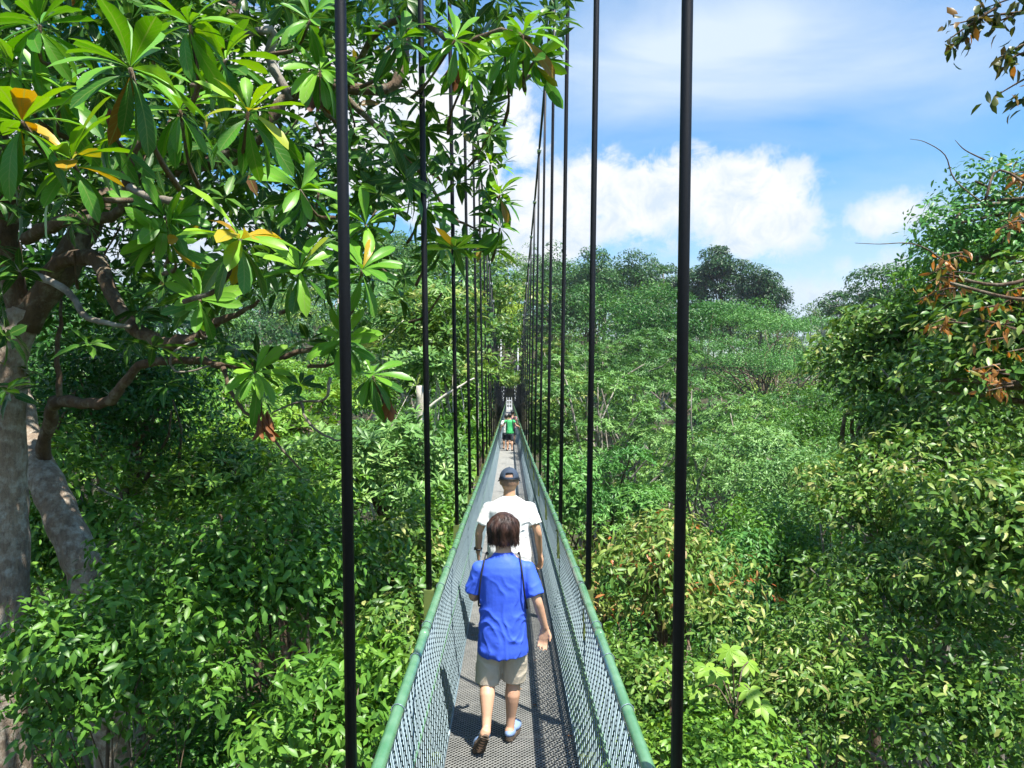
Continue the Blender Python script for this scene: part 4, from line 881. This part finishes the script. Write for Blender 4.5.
T('small_leaf_tree', 'dense dark small-leaved tree in deep shade behind the leaning trunk', 130, 440, 11.5, 95, 90, 'leaf_dark', clumps=80, per=170, L=.11, cr=.6, lod=3, seed=28, vr=(0, .6))
T('small_leaf_tree', 'fine-leaved tree with soft bright green foliage above the rosette trees', 300, 398, 24, 105, 45, 'leaf_mid', clumps=50, per=260, L=.13, cr=.75, lod=3, seed=29, vr=(.3, 1))
T('young_tree', 'slim young tree behind the pale trunk at the left edge', 60, 560, 9, 75, 110, 'leaf_mid', clumps=60, per=110, L=.13, cr=.45, lod=2, ratio=.36, seed=30, bark='bark_grey')
T('rosette_tree', 'tree with long rosette leaves seen between the second and third left hangers', 445, 370, 17, 42, 65, 'leaf_olive', clumps=34, per=130, L=.26, cr=.75, lod=2, style='rosette', ratio=.28, seed=31, m=8, vr=(.2, .95), bark='bark_white', lean=(-1.2, .4), trunk_r=.07)
T('rosette_tree', 'tree with a bare whitish trunk standing left of the second hanger', 400, 345, 20, 75, 60, 'leaf_pale', clumps=50, per=130, L=.27, cr=.9, lod=2, style='rosette', ratio=.28, seed=32, m=8, vr=(.1, .9), bark='bark_white', trunk_r=.10)
wt = tree('pale_stem_tree', 'straight whitish bare stem with a side branch, left of the second left hanger', 428, 372, 14, 26, 18, 'leaf_pale', clumps=12, per=110, L=.22, cr=.45, lod=2, style='rosette', ratio=.28, m=8, bark='bark_white', limbs=5, trunk_r=.05, seed=81, lean=(-.2, 0))
branch(wt, 'stem', [(424, 560, 13.6), (423, 500, 13.6), (421, 440, 13.6), (420, 385, 13.6)], .085, .07, 'bark_white', seed=82, amp=.01)
branch(wt, 'branch', [(424, 412, 13.6), (445, 395, 13.6), (462, 385, 13.7), (474, 378, 13.8)], .03, .012, 'bark_white', seed=83, amp=.01)
T('rosette_tree', 'green rosette tree just left of the rail, below the fourth left hanger', 455, 470, 16, 42, 55, 'leaf_mid', clumps=34, per=120, L=.22, cr=.65, lod=2, style='rosette', ratio=.28, seed=33, m=8, vr=(.2, 1), lean=(-1.3, .6), trunk_r=.07)
T('forest_tree', 'leafy tree close to the left hangers below the far hillside', 466, 425, 26, 26, 52, 'leaf_mid', clumps=60, per=110, L=.2, cr=.75, lod=3, seed=73, vr=(.1, .9), lean=(-1.5, 1))
T('forest_tree', 'bright bushy tree left of the far handrail', 482, 400, 44, 20, 44, 'leaf_olive', clumps=60, per=110, L=.3, cr=1.0, lod=3, seed=74, vr=(.2, .95), lean=(-1.5, 1))
T('forest_tree', 'mid green tree reaching up behind the closely spaced left hangers', 470, 340, 34, 55, 75, 'leaf_olive', clumps=60, per=180, L=.24, cr=1.2, lod=3, seed=34)
T('forest_tree', 'dark round tree on the hillside seen through the left hangers', 430, 290, 60, 70, 45, 'leaf_far', clumps=60, per=170, L=.32, cr=2.0, lod=3, seed=35, vr=(0, .6))
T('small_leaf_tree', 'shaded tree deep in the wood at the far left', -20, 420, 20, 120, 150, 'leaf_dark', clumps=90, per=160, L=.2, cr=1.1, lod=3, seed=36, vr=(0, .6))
T('forest_tree', 'sunlit yellow green tree at the far end of the bridge above the landing', 509, 330, 122, 26, 42, 'leaf_yellow', clumps=60, per=110, L=.5, cr=1.5, lod=3, seed=37, vr=(.1, .9))
# right side
T('rust_leaf_tree', 'drooping tree with rusty orange young leaves right of the handrail', 655, 590, 9.0, 80, 62, 'leaf_rust', clumps=80, per=52, L=.115, cr=.34, lod=2, ratio=.34, hang=.6, droop=.5, flat=.6, seed=41, lean=(.9, 1), inner=.25, vr=(.05, 1))
T('shrub', 'thick green shrub right of the handrail at the bottom, under the rusty leaves', 660, 720, 6.6, 75, 62, 'leaf_olive', clumps=70, per=90, L=.07, cr=.3, lod=2, ratio=.45, seed=42, vr=(.1, .9), **sh)
T('shrub', 'shrub with narrow pale leaves below the right crown', 800, 700, 6.8, 75, 80, 'leaf_olive', clumps=80, per=90, L=.09, cr=.32, lod=2, ratio=.32, seed=43, vr=(.15, 1), droop=.3, **sh)
T('shrub', 'dark leafy shrub in the lower right corner', 960, 730, 6.2, 110, 75, 'leaf_olive', clumps=80, per=80, L=.085, cr=.32, lod=2, ratio=.42, seed=44, vr=(0, .95), **sh)
T('shrub', 'light green undergrowth bush at the bottom between the right hanger and the rail', 720, 765, 5.6, 80, 35, 'leaf_mid', clumps=40, per=70, L=.07, cr=.26, lod=2, ratio=.45, seed=45, vr=(.3, 1), **sh)
T('small_leaf_tree', 'dark green tree under the rusty-leaved tree', 720, 620, 12, 85, 70, 'leaf_blue', clumps=70, per=140, L=.12, cr=.5, lod=3, seed=46, vr=(0, .8))
T('small_leaf_tree', 'soft bright green tree in the gap right of the near right hanger', 770, 590, 14, 75, 72, 'leaf_mid', clumps=80, per=150, L=.12, cr=.6, lod=3, seed=47, vr=(.2, .9))
T('broad_crown_tree', 'layered green tree with pale branches between the second and third right hangers', 610, 430, 30, 75, 75, 'leaf_pale', clumps=46, per=260, L=0.21, cr=1.0, lod=3, ratio=0.3, hang=.5, flat=0.36, seed=48, bark='bark_grey', limbs=26, vr=(0, .85), inner=.3, style='rosette', m=8, droop=0.35)
T('broad_crown_tree', 'layered pale green tree right of the near right hanger', 735, 470, 26, 88, 72, 'leaf_pale', clumps=52, per=260, L=0.19, cr=0.95, lod=3, ratio=0.3, hang=.5, flat=0.36, seed=49, bark='bark_grey', limbs=22, vr=(.05, .9), style='rosette', m=8, droop=0.35)
T('broad_crown_tree', 'deep green tree right of the handrail below the layered trees', 600, 510, 18, 62, 52, 'leaf_blue', clumps=55, per=200, L=0.16, cr=0.62, lod=3, ratio=0.3, flat=0.42, seed=50, bark='bark_brown', limbs=24, vr=(.1, 1), style='rosette', m=8, droop=0.35)
T('broad_crown_tree', 'layered tree rising behind the second right hanger', 625, 378, 46, 78, 48, 'leaf_pale', clumps=44, per=280, L=0.27, cr=1.6, lod=3, hang=.5, flat=0.38, seed=51, bark='bark_grey', limbs=20, vr=(0, .6), style='rosette', m=8, droop=0.35, ratio=0.3)
T('broad_crown_tree', 'green tree beside the right hangers near the far half of the bridge', 552, 410, 38, 32, 70, 'leaf_olive', clumps=60, per=170, L=0.22, cr=1.1, lod=3, seed=52, bark='bark_grey', style='rosette', m=8, droop=0.35, ratio=0.3, flat=0.42)
T('broad_crown_tree', 'yellow green domed tree left of the big right crown', 815, 445, 30, 62, 40, 'leaf_mid', clumps=60, per=190, L=0.15, cr=.95, lod=3, seed=53, vr=(0, .7))
T('broad_crown_tree', 'light green tree with dotted leaves below the yellow green dome', 800, 510, 20, 70, 52, 'leaf_pale', clumps=70, per=190, L=0.12, cr=.7, lod=3, seed=54, vr=(.1, .9))
T('feathery_tree', 'broad feathery tree with dark forked branches and a patch of white trunk', 765, 362, 68, 88, 46, 'leaf_blue', clumps=58, per=420, L=0.22, cr=2.1, lod=3, ratio=0.35, hang=.1, flat=0.3, seed=55, bark='bark_brown', limbs=34, vr=(.1, .95), inner=0.15)
T('feathery_tree', 'darker feathery tree behind the near right hanger', 672, 338, 72, 52, 40, 'leaf_dark', clumps=40, per=300, L=.32, cr=2.3, lod=3, seed=56, vr=(0, .55), flat=0.4)
T('small_leaf_tree', 'small-leaved tree with thin yellow shoots at the left of the right foreground mass', 888, 380, 13, 62, 90, 'leaf_olive', clumps=110, per=80, L=.15, cr=.5, lod=2, ratio=.42, seed=57, vr=(.1, .97), inner=.4)
T('glossy_leaf_tree', 'dense tree with light-flecked leaves in the middle of the right side', 948, 435, 11.5, 96, 74, 'leaf_olive', clumps=130, per=66, L=.125, cr=.42, lod=2, ratio=.42, seed=58, vr=(0, .97), bark='bark_grey', droop=.3, limbs=24)
T('glossy_leaf_tree', 'light-flecked tree in front of the right middle crown, crossed by a thin bare twig', 922, 520, 9.8, 100, 70, 'leaf_olive', clumps=130, per=66, L=.11, cr=.38, lod=2, ratio=.42, seed=72, vr=(.05, 1), bark='bark_grey', droop=.3, limbs=24)
T('glossy_leaf_tree', 'low spreading tree with cream-flecked leaves above the lower right shrubs', 925, 612, 8.0, 115, 62, 'leaf_olive', clumps=130, per=66, L=.095, cr=.34, lod=2, ratio=.40, seed=75, vr=(.05, 1), bark='bark_grey', droop=.3, limbs=24)
T('glossy_leaf_tree', 'dark bluish leaved tree behind the brown sprays at the upper right', 1000, 245, 10.5, 75, 75, 'leaf_blue', clumps=90, per=64, L=.10, cr=.42, lod=2, ratio=.42, seed=59, vr=(0, .9), limbs=26, base_xy=(11.5, 12))
T('glossy_leaf_tree', 'broad green tree hanging in from the right edge with brown young sprays', 1010, 370, 7.5, 80, 95, 'leaf_olive', clumps=95, per=54, L=.12, cr=.36, lod=2, ratio=.45, hang=.6, seed=60, vr=(0, .9), base_xy=(8.8, 8.6), limbs=24, trunk_r=.14)
T('glossy_leaf_tree', 'leafy bough with larger pointed leaves at the right edge below the brown sprays', 1005, 560, 6.3, 65, 85, 'leaf_olive', clumps=80, per=54, L=.10, cr=.3, lod=2, ratio=.42, seed=71, vr=(.1, 1), droop=.35, base_xy=(5.2, 6.8), trunk_r=.1)
# skyline
T('tall_dark_tree', 'tallest dark tree of the skyline, left one of the dark group', 720, 283, 128, 22, 30, 'leaf_far', clumps=22, per=330, L=.55, cr=2.0, lod=3, seed=61, vr=(0, .08), group='dark trees on the skyline', limbs=20, flat=0.75, flat_bottom=-0.7)
T('tall_dark_tree', 'dark ragged skyline tree, right one of the dark group', 755, 298, 125, 22, 24, 'leaf_far', clumps=22, per=330, L=.55, cr=2.0, lod=3, seed=62, vr=(0, .08), group='dark trees on the skyline', limbs=20, flat=0.75, flat_bottom=-0.7)
T('tall_dark_tree', 'skyline tree half behind the near right hanger', 688, 290, 132, 20, 26, 'leaf_far', clumps=22, per=330, L=.55, cr=2.0, lod=3, seed=63, vr=(0, .45), group='dark trees on the skyline', flat=0.75, flat_bottom=-0.7)
T('thin_tree', 'thin greyish skyline tree left of the near right hanger', 654, 280, 125, 11, 24, 'leaf_far', clumps=26, per=50, L=.45, cr=1.3, lod=3, seed=64, vr=(.1, .6), bark='bark_grey', limbs=22, group='dark trees on the skyline')
T('hillside_tree', 'big dark round tree on the slope between the second and third right hangers', 588, 322, 92, 36, 32, 'leaf_dark', clumps=46, per=150, L=.4, cr=1.9, lod=3, seed=91, vr=(0, .9), flat=.5, group='dark trees on the slope under the hilltop')
T('hillside_tree', 'dark green tree on the slope right of the second right hanger', 640, 322, 96, 28, 28, 'leaf_dark', clumps=40, per=150, L=.4, cr=1.9, lod=3, seed=92, vr=(.1, 1), flat=.5, group='dark trees on the slope under the hilltop')
T('hillside_tree', 'dark green tree on the slope just right of the bunched right hangers', 550, 325, 88, 26, 34, 'leaf_far', clumps=40, per=150, L=.4, cr=1.8, lod=3, seed=93, vr=(0, .6), flat=.5, group='dark trees on the slope under the hilltop')
T('hillside_tree', 'dark green tree on the slope under the tallest skyline trees', 730, 325, 100, 36, 22, 'leaf_dark', clumps=44, per=150, L=.4, cr=1.9, lod=3, seed=94, vr=(.1, 1), flat=.5, group='dark trees on the slope under the hilltop')
T('domed_tree', 'round dark tree on the hilltop left of the thin skyline tree', 632, 285, 120, 26, 26, 'leaf_far', clumps=50, per=120, L=.5, cr=2.1, lod=3, seed=65, vr=(0, .4), group='round crowned trees on the hilltop')
T('domed_tree', 'wide dark green crown on the hilltop between the second and third right hangers', 592, 290, 112, 34, 32, 'leaf_far', clumps=60, per=130, L=.5, cr=2.3, lod=3, seed=66, vr=(0, .5), group='round crowned trees on the hilltop')
T('domed_tree', 'crown on the hilltop just right of the bunched right hangers', 555, 288, 125, 30, 34, 'leaf_far', clumps=60, per=120, L=.5, cr=2.3, lod=3, seed=67, vr=(.1, .6), group='round crowned trees on the hilltop')
T('sparse_tree', 'sparse grey skyline tree with bare pale trunks right of the dip', 845, 312, 95, 22, 20, 'leaf_far', clumps=36, per=45, L=.45, cr=1.3, lod=3, seed=68, vr=(0, .4), bark='bark_white', limbs=30, trunk_r=.3)
T('dead_tree', 'nearly leafless pale tree on the skyline dip', 822, 318, 98, 12, 14, 'leaf_far', clumps=20, per=22, L=.35, cr=.9, lod=3, seed=69, vr=(.3, .8), bark='bark_white', limbs=20, trunk_r=.22)
T('domed_tree', 'dark round skyline tree at the right beside the sparse grey one', 888, 300, 80, 30, 34, 'leaf_far', clumps=50, per=120, L=.4, cr=1.8, lod=3, seed=70, vr=(0, .5), group='round crowned trees on the hilltop')

T('glossy_leaf_tree', 'green crown climbing the right side just left of the russet sprays', 955, 315, 12.5, 62, 70, 'leaf_mid', clumps=100, per=70, L=.12, cr=.45, lod=2, ratio=.42, seed=88, vr=(0, .9), base_xy=(13.5, 13), inner=.35)
T('tall_dark_tree', 'narrow dark skyline tree poking up at the right end of the dark group', 776, 303, 122, 11, 20, 'leaf_far', clumps=12, per=150, L=.5, cr=1.8, lod=3, seed=89, vr=(0, .15), group='dark trees on the skyline')
T('tall_dark_tree', 'small pointed skyline tree between the near right hanger and the tallest one', 704, 281, 130, 10, 17, 'leaf_far', clumps=10, per=150, L=.5, cr=1.7, lod=3, seed=90, vr=(0, .15), group='dark trees on the skyline')
# brown young sprays and the twig hanging in at the top right
def sprays(name, root, spots, mat, L, ratio, rng, n=(10, 18), spread=.13, vr=(0, 1)):
    lv = Leaves(); mbs_ = []
    for (px, py, Y, px2, py2, Y2) in spots:
        a, b = at(px, py, Y), at(px2, py2, Y2); P = catmull([a, (a + b)/2 + Vector((rng.normal(0, .02), rng.normal(0, .03), rng.uniform(0, .05))), b], 6); mb = MB(); mbs_.append(mb); mb.tube(P, list(np.linspace(.010, .003, len(P))), 5)
        k = int(rng.integers(*n)); idx = rng.integers(len(P)//4, len(P), k); base = np.array([P[i] for i in idx]) + rng.normal(0, spread*.25, (k, 3))
        D = np.stack([rng.normal(0, .5, k), rng.normal(-.1, .5, k), rng.uniform(-1.2, -.1, k)], 1)
        lv.add(leaf_arrays(base, D, rng.normal(0, 1, (k, 3)) + [0, -.3, .5], L*rng.uniform(.6, 1.15, k), L*ratio*rng.uniform(.8, 1.1, k), rng.uniform(vr[0], vr[1], k), 2, .3, .3))
    link(name, lv.mesh(name, M[mat]), root); return mbs_
rg = np.random.default_rng(5)
rt = empty('overhanging_tree', (5.6, 4.6, float(gz(5.6, 4.6))), 'twigs with dark brown-green leaves hanging in at the top right corner', 'tree', G_)
sp = [(1060, 0, 4.0, 985, 8, 4.0), (1050, 10, 4.0, 950, 25, 4.0), (1000, 5, 4.0, 945, 42, 4.0), (1040, 0, 4.0, 990, 25, 4.0), (1060, 30, 4.0, 995, 60, 4.0), (1050, 45, 4.0, 1005, 62, 4.0), (1060, 85, 3.9, 995, 96, 3.9), (1050, 80, 3.9, 1010, 110, 3.9), (980, 6, 4.0, 955, 50, 4.0), (1050, -20, 4, 960, -8, 4)]
M['leaf_brown'] = leaf_mat('brown_green_leaf', [(0, (.010, .026, .008)), (.55, (.030, .050, .012)), (.8, (.10, .085, .02)), (1, (.26, .13, .03))], rough=.35, trans=.35)
mbs = sprays('leaves', rt, sp, 'leaf_brown', .085, .42, rg, (16, 24))
P = catmull([Vector((5.6, 4.6, float(gz(5.6, 4.6)) - .2)), Vector((5.4, 4.5, 16)), Vector((4.6, 4.3, 19)), Vector((3.6, 4.2, 20.6)), at(1060, 0, 4.0)], 5)
mbt = MB(); mbt.tube(P, list(np.linspace(.13, .012, len(P))), 8); mbt.tube(catmull([Vector((4.6, 4.3, 19)), at(1100, 60, 4.1), at(1060, 85, 3.9)], 4), [.03]*2 + [.02]*3 + [.011]*4, 6); mbt.build('trunk', M['bark_brown'], rt, True)
[q.build('twig', M['bark_brown'], rt, True) for q in mbs]
bt = empty('russet_tree', (7.2, 6.3, float(gz(7.2, 6.3))), 'tree at the right edge whose young leaves hang in orange-brown clusters', 'tree', G_)
sp = []
for (cx, cy_, Y, w_, h_, k) in ((925, 275, 6.4, 24, 24, 9), (985, 345, 6.2, 18, 30, 3), (978, 375, 6.2, 10, 20, 6), (1008, 180, 6.6, 18, 22, 5), (1000, 220, 6.4, 18, 20, 3), (950, 330, 6.4, 40, 40, 3), (1010, 290, 6.2, 20, 40, 3)):
    for _ in range(k):
        x, y = cx + rg.normal(0, w_*.5), cy_ + rg.normal(0, h_*.45); sp.append((x + 28, y - 6, Y, x, y, Y))
M['leaf_russet'] = leaf_mat('russet_leaf', [(0, (.10, .12, .02)), (.3, (.24, .12, .03)), (.7, (.42, .19, .05)), (1, (.5, .28, .10))], rough=.4, trans=.35)
mbs = sprays('leaves', bt, sp, 'leaf_russet', .10, .34, rg, (6, 11))
P = catmull([Vector((7.2, 6.3, float(gz(7.2, 6.3)) - .2)), Vector((7.0, 6.3, 16)), Vector((6.0, 6.3, 18.6)), at(1090, 270, 6.3), at(1000, 285, 6.3), at(940, 272, 6.4)], 5)
mbt = MB(); mbt.tube(P, list(np.interp(np.linspace(0, 1, len(P)), [0, .4, .6, 1], [.12, .09, .022, .008])), 8); mbt.tube(catmull([at(1060, 300, 6.3), at(1010, 298, 6.1), at(950, 283, 6.3)], 4), .014, 6); mbt.tube(catmull([at(1050, 200, 6.3), at(1000, 170, 6.6), at(985, 200, 6.6)], 4), .012, 6); mbt.build('trunk', M['bark_brown'], bt, True)
[q.build('twig', M['bark_brown'], bt, True) for q in mbs]
# long bare shoots against the sky
mb = MB()
for pts in ([(985, 205, 10), (955, 180, 10), (945, 155, 10), (925, 142, 10), (910, 139, 10)], [(945, 262, 9), (925, 248, 9), (905, 243, 9), (880, 244, 9), (855, 243, 9)], [(985, 160, 10), (965, 150, 10), (955, 140, 10)]):
    mb = MB(); mb.tube(pxpath(pts, 4), list(np.linspace(.012, .003, (len(pts)-1)*4 + 1)), 5); mb.build('bare_shoot', M['bark_brown'], bt, True)

# palmate-leaved plants among the right-hand shrubs
def palmate(name, label, px, py, Y, spots, size, seed):
    rg2 = np.random.default_rng(seed); c = at(px, py, Y); g = float(gz(c.x, c.y)); root = empty(name, (c.x, c.y, g), label, 'plant', GS)
    mb = MB(); mb.tube(catmull([Vector((c.x, c.y, g - .1)), Vector((c.x + .06, c.y, (g + c.z)/2)), c - Vector((0, 0, .15))], 5), .025, 8)
    for (x, y) in spots:
        p = at(x, y, Y + rg2.uniform(-.25, .25)); lv = Leaves(); m = 7; th = np.linspace(-2.2, 2.2, m) + rg2.normal(0, .05, m)
        tilt = Vector((rg2.normal(0, .3), -.55, .9)).normalized(); ax = tilt.cross(Vector((0, 1, 0))).normalized(); ay = ax.cross(tilt)
        rot = rg2.uniform(-.6, .6); D = np.array([ax*math.sin(t + rot) - ay*math.cos(t + rot)*-1 for t in th]); N = np.array([tilt]*m)
        lv.add(leaf_arrays(np.array([p]*m), -D, N, size*rg2.uniform(.85, 1.05, m)*(1 - .12*np.abs(th)), size*.36, rg2.uniform(.3, .9, m), 1, .25, .15, 'oval'))
        link('leaf', lv.mesh('leaf', M['leaf_lobed'], smooth=True), root); mb.tube(catmull([c - Vector((0, 0, .2)), (c + p)/2 + Vector((0, 0, .03)), p], 4), .006, 5)
    mb.build('stem', M['bark_brown'], root, True)
palmate('palmate_plant', 'plant with large lobed light green leaves right of the near right hanger, low down', 735, 690, 6.0, [(730, 650), (748, 662), (716, 672), (698, 690), (750, 690), (728, 712), (762, 705), (706, 668)], .15, 3)
palmate('palmate_plant', 'smaller lobed-leaf plant beside the right hanger close to the rail', 672, 690, 6.2, [(665, 668), (656, 682), (680, 675), (690, 700)], .11, 4)

# ------------------------------------------------------------------ the far wood and the undergrowth
def far_wood():
    rg3 = np.random.default_rng(99); temps = []
    for t in range(7):
        lv = Leaves(); r = np.array([4.6, 4.6, 3.6])*rg3.uniform(.85, 1.15); cp = crown_points(rg3, 30, r, -.2, .25)
        for q in cp: clump_leaves(lv, rg3, q, rg3.uniform(.9, 1.7), 74, .40, .5, 3, 'oval', .2, (.25, .75), .6, .3)
        temps.append((np.concatenate(lv.V), np.concatenate(lv.T), np.concatenate(lv.v)))
    V, Tt, vv = [], [], []; o = 0; placed = []
    trunks = MB()
    for _ in range(5200):
        y = 42 + 190*rg3.random()**.9; px = rg3.uniform(-330, 1330); x = (px - VX)/F*y
        sp = 5.2 + y*.018
        if abs(x) < 7.5 and y < 118: continue
        if any((x - a)**2 + (y - b)**2 < sp*sp for a, b in placed): continue
        h = rg3.uniform(6.0, 13.0); g = float(gz(x, y)); sc_ = rg3.uniform(.75, 1.2)
        top = VY - (g + h + 3.4*sc_ - CZ)/y*F; wpx = 4.2*sc_/y*F
        if any(y < Yn + 4 and abs(px - pn) < rn + wpx*.6 and top < qn + zn*.75 for pn, qn, Yn, rn, zn in NAMED):
            h = 5.0; top = VY - (g + h + 3.4*sc_ - CZ)/y*F
            if any(y < Yn + 4 and abs(px - pn) < rn + wpx*.6 and top < qn + zn*.75 for pn, qn, Yn, rn, zn in NAMED): continue
        placed.append((x, y))
        if 150 < y and rg3.random() < .25: h += 2
        v, t, a = temps[rg3.integers(0, 7)]; an = rg3.uniform(0, 6.28); c, s = math.cos(an), math.sin(an)
        q = v*sc_; q = np.stack([q[:, 0]*c - q[:, 1]*s + x, q[:, 0]*s + q[:, 1]*c + y, q[:, 2]*rg3.uniform(.8, 1.25) + g + h], 1)
        V.append(q); Tt.append(t + o); vv.append(np.clip((a - .5)*.7 + rg3.beta(1.2, 1.5)*.95, 0, 1)); o += len(v)
        trunks.tube([(x, y, g - .3), (x + rg3.normal(0, .3), y, g + h)], [.22, .12], 5)
    print('far trees', len(placed), 'tris', sum(len(t) for t in Tt))
    o1 = link('far_forest', mesh_np('far_forest', np.concatenate(V), np.concatenate(Tt), M['leaf_far'], np.concatenate(vv))); tag(o1, 'unbroken forest canopy covering the far hillsides up to the skyline', 'forest', kind='stuff')
    o2 = trunks.build('far_trunks', M['bark_grey'], None, True); tag(o2, 'pale trunks glimpsed inside the far hillside forest', 'forest', kind='stuff')
far_wood()
def undergrowth():
    rg4 = np.random.default_rng(123); lv = Leaves(); lm = Leaves(); k = 0
    for _ in range(3000):
        y = rg4.uniform(5, 46); px = rg4.uniform(-300, 1320); x = (px - VX)/F*y
        if y < 9 and abs(x) < 1.6: continue
        g = float(gz(x, y)); top = g + rg4.uniform(.5, 2.8) + (2.2 if y > 14 else 0)*rg4.random()
        if y > 24: top += rg4.uniform(0, 4)
        if abs(x) < 2 and top > CZ - 4: continue
        r = rg4.uniform(.6, 1.3)*(.7 + y/40); L = .10 + y*.0055
        clump_leaves(lv if rg4.random() < .6 else lm, rg4, (x, y, top), r, 46, L*1.3, .45, 3, 'oval', .25, (0, .9), .8, .3)
    tag(link('undergrowth', lv.mesh('undergrowth', M['leaf_mid'])), 'tangled undergrowth covering the slope beneath the bridge', 'undergrowth', kind='stuff')
    tag(link('saplings_thicket', lm.mesh('saplings_thicket', M['leaf_olive'])), 'darker olive thicket mixed through the undergrowth', 'undergrowth', kind='stuff')
undergrowth()

# ------------------------------------------------------------------ the air over the valley
mb = MB(); mb.box((-420, -60, -9), (420, 560, 66)); hz = mb.build('haze', None); tag(hz, 'thin bluish air lying over the valley', 'haze', kind='stuff')
hm_mat = bpy.data.materials.new('haze'); hm_mat.use_nodes = True; nt = hm_mat.node_tree; nt.nodes.clear()
ho_ = nt.nodes.new('ShaderNodeOutputMaterial'); pv = nt.nodes.new('ShaderNodeVolumePrincipled'); pv.inputs['Color'].default_value = (.80, .90, 1, 1)
pv.inputs['Density'].default_value = .00024; pv.inputs['Anisotropy'].default_value = .2; nt.links.new(pv.outputs[0], ho_.inputs['Volume']); hz.data.materials.append(hm_mat)
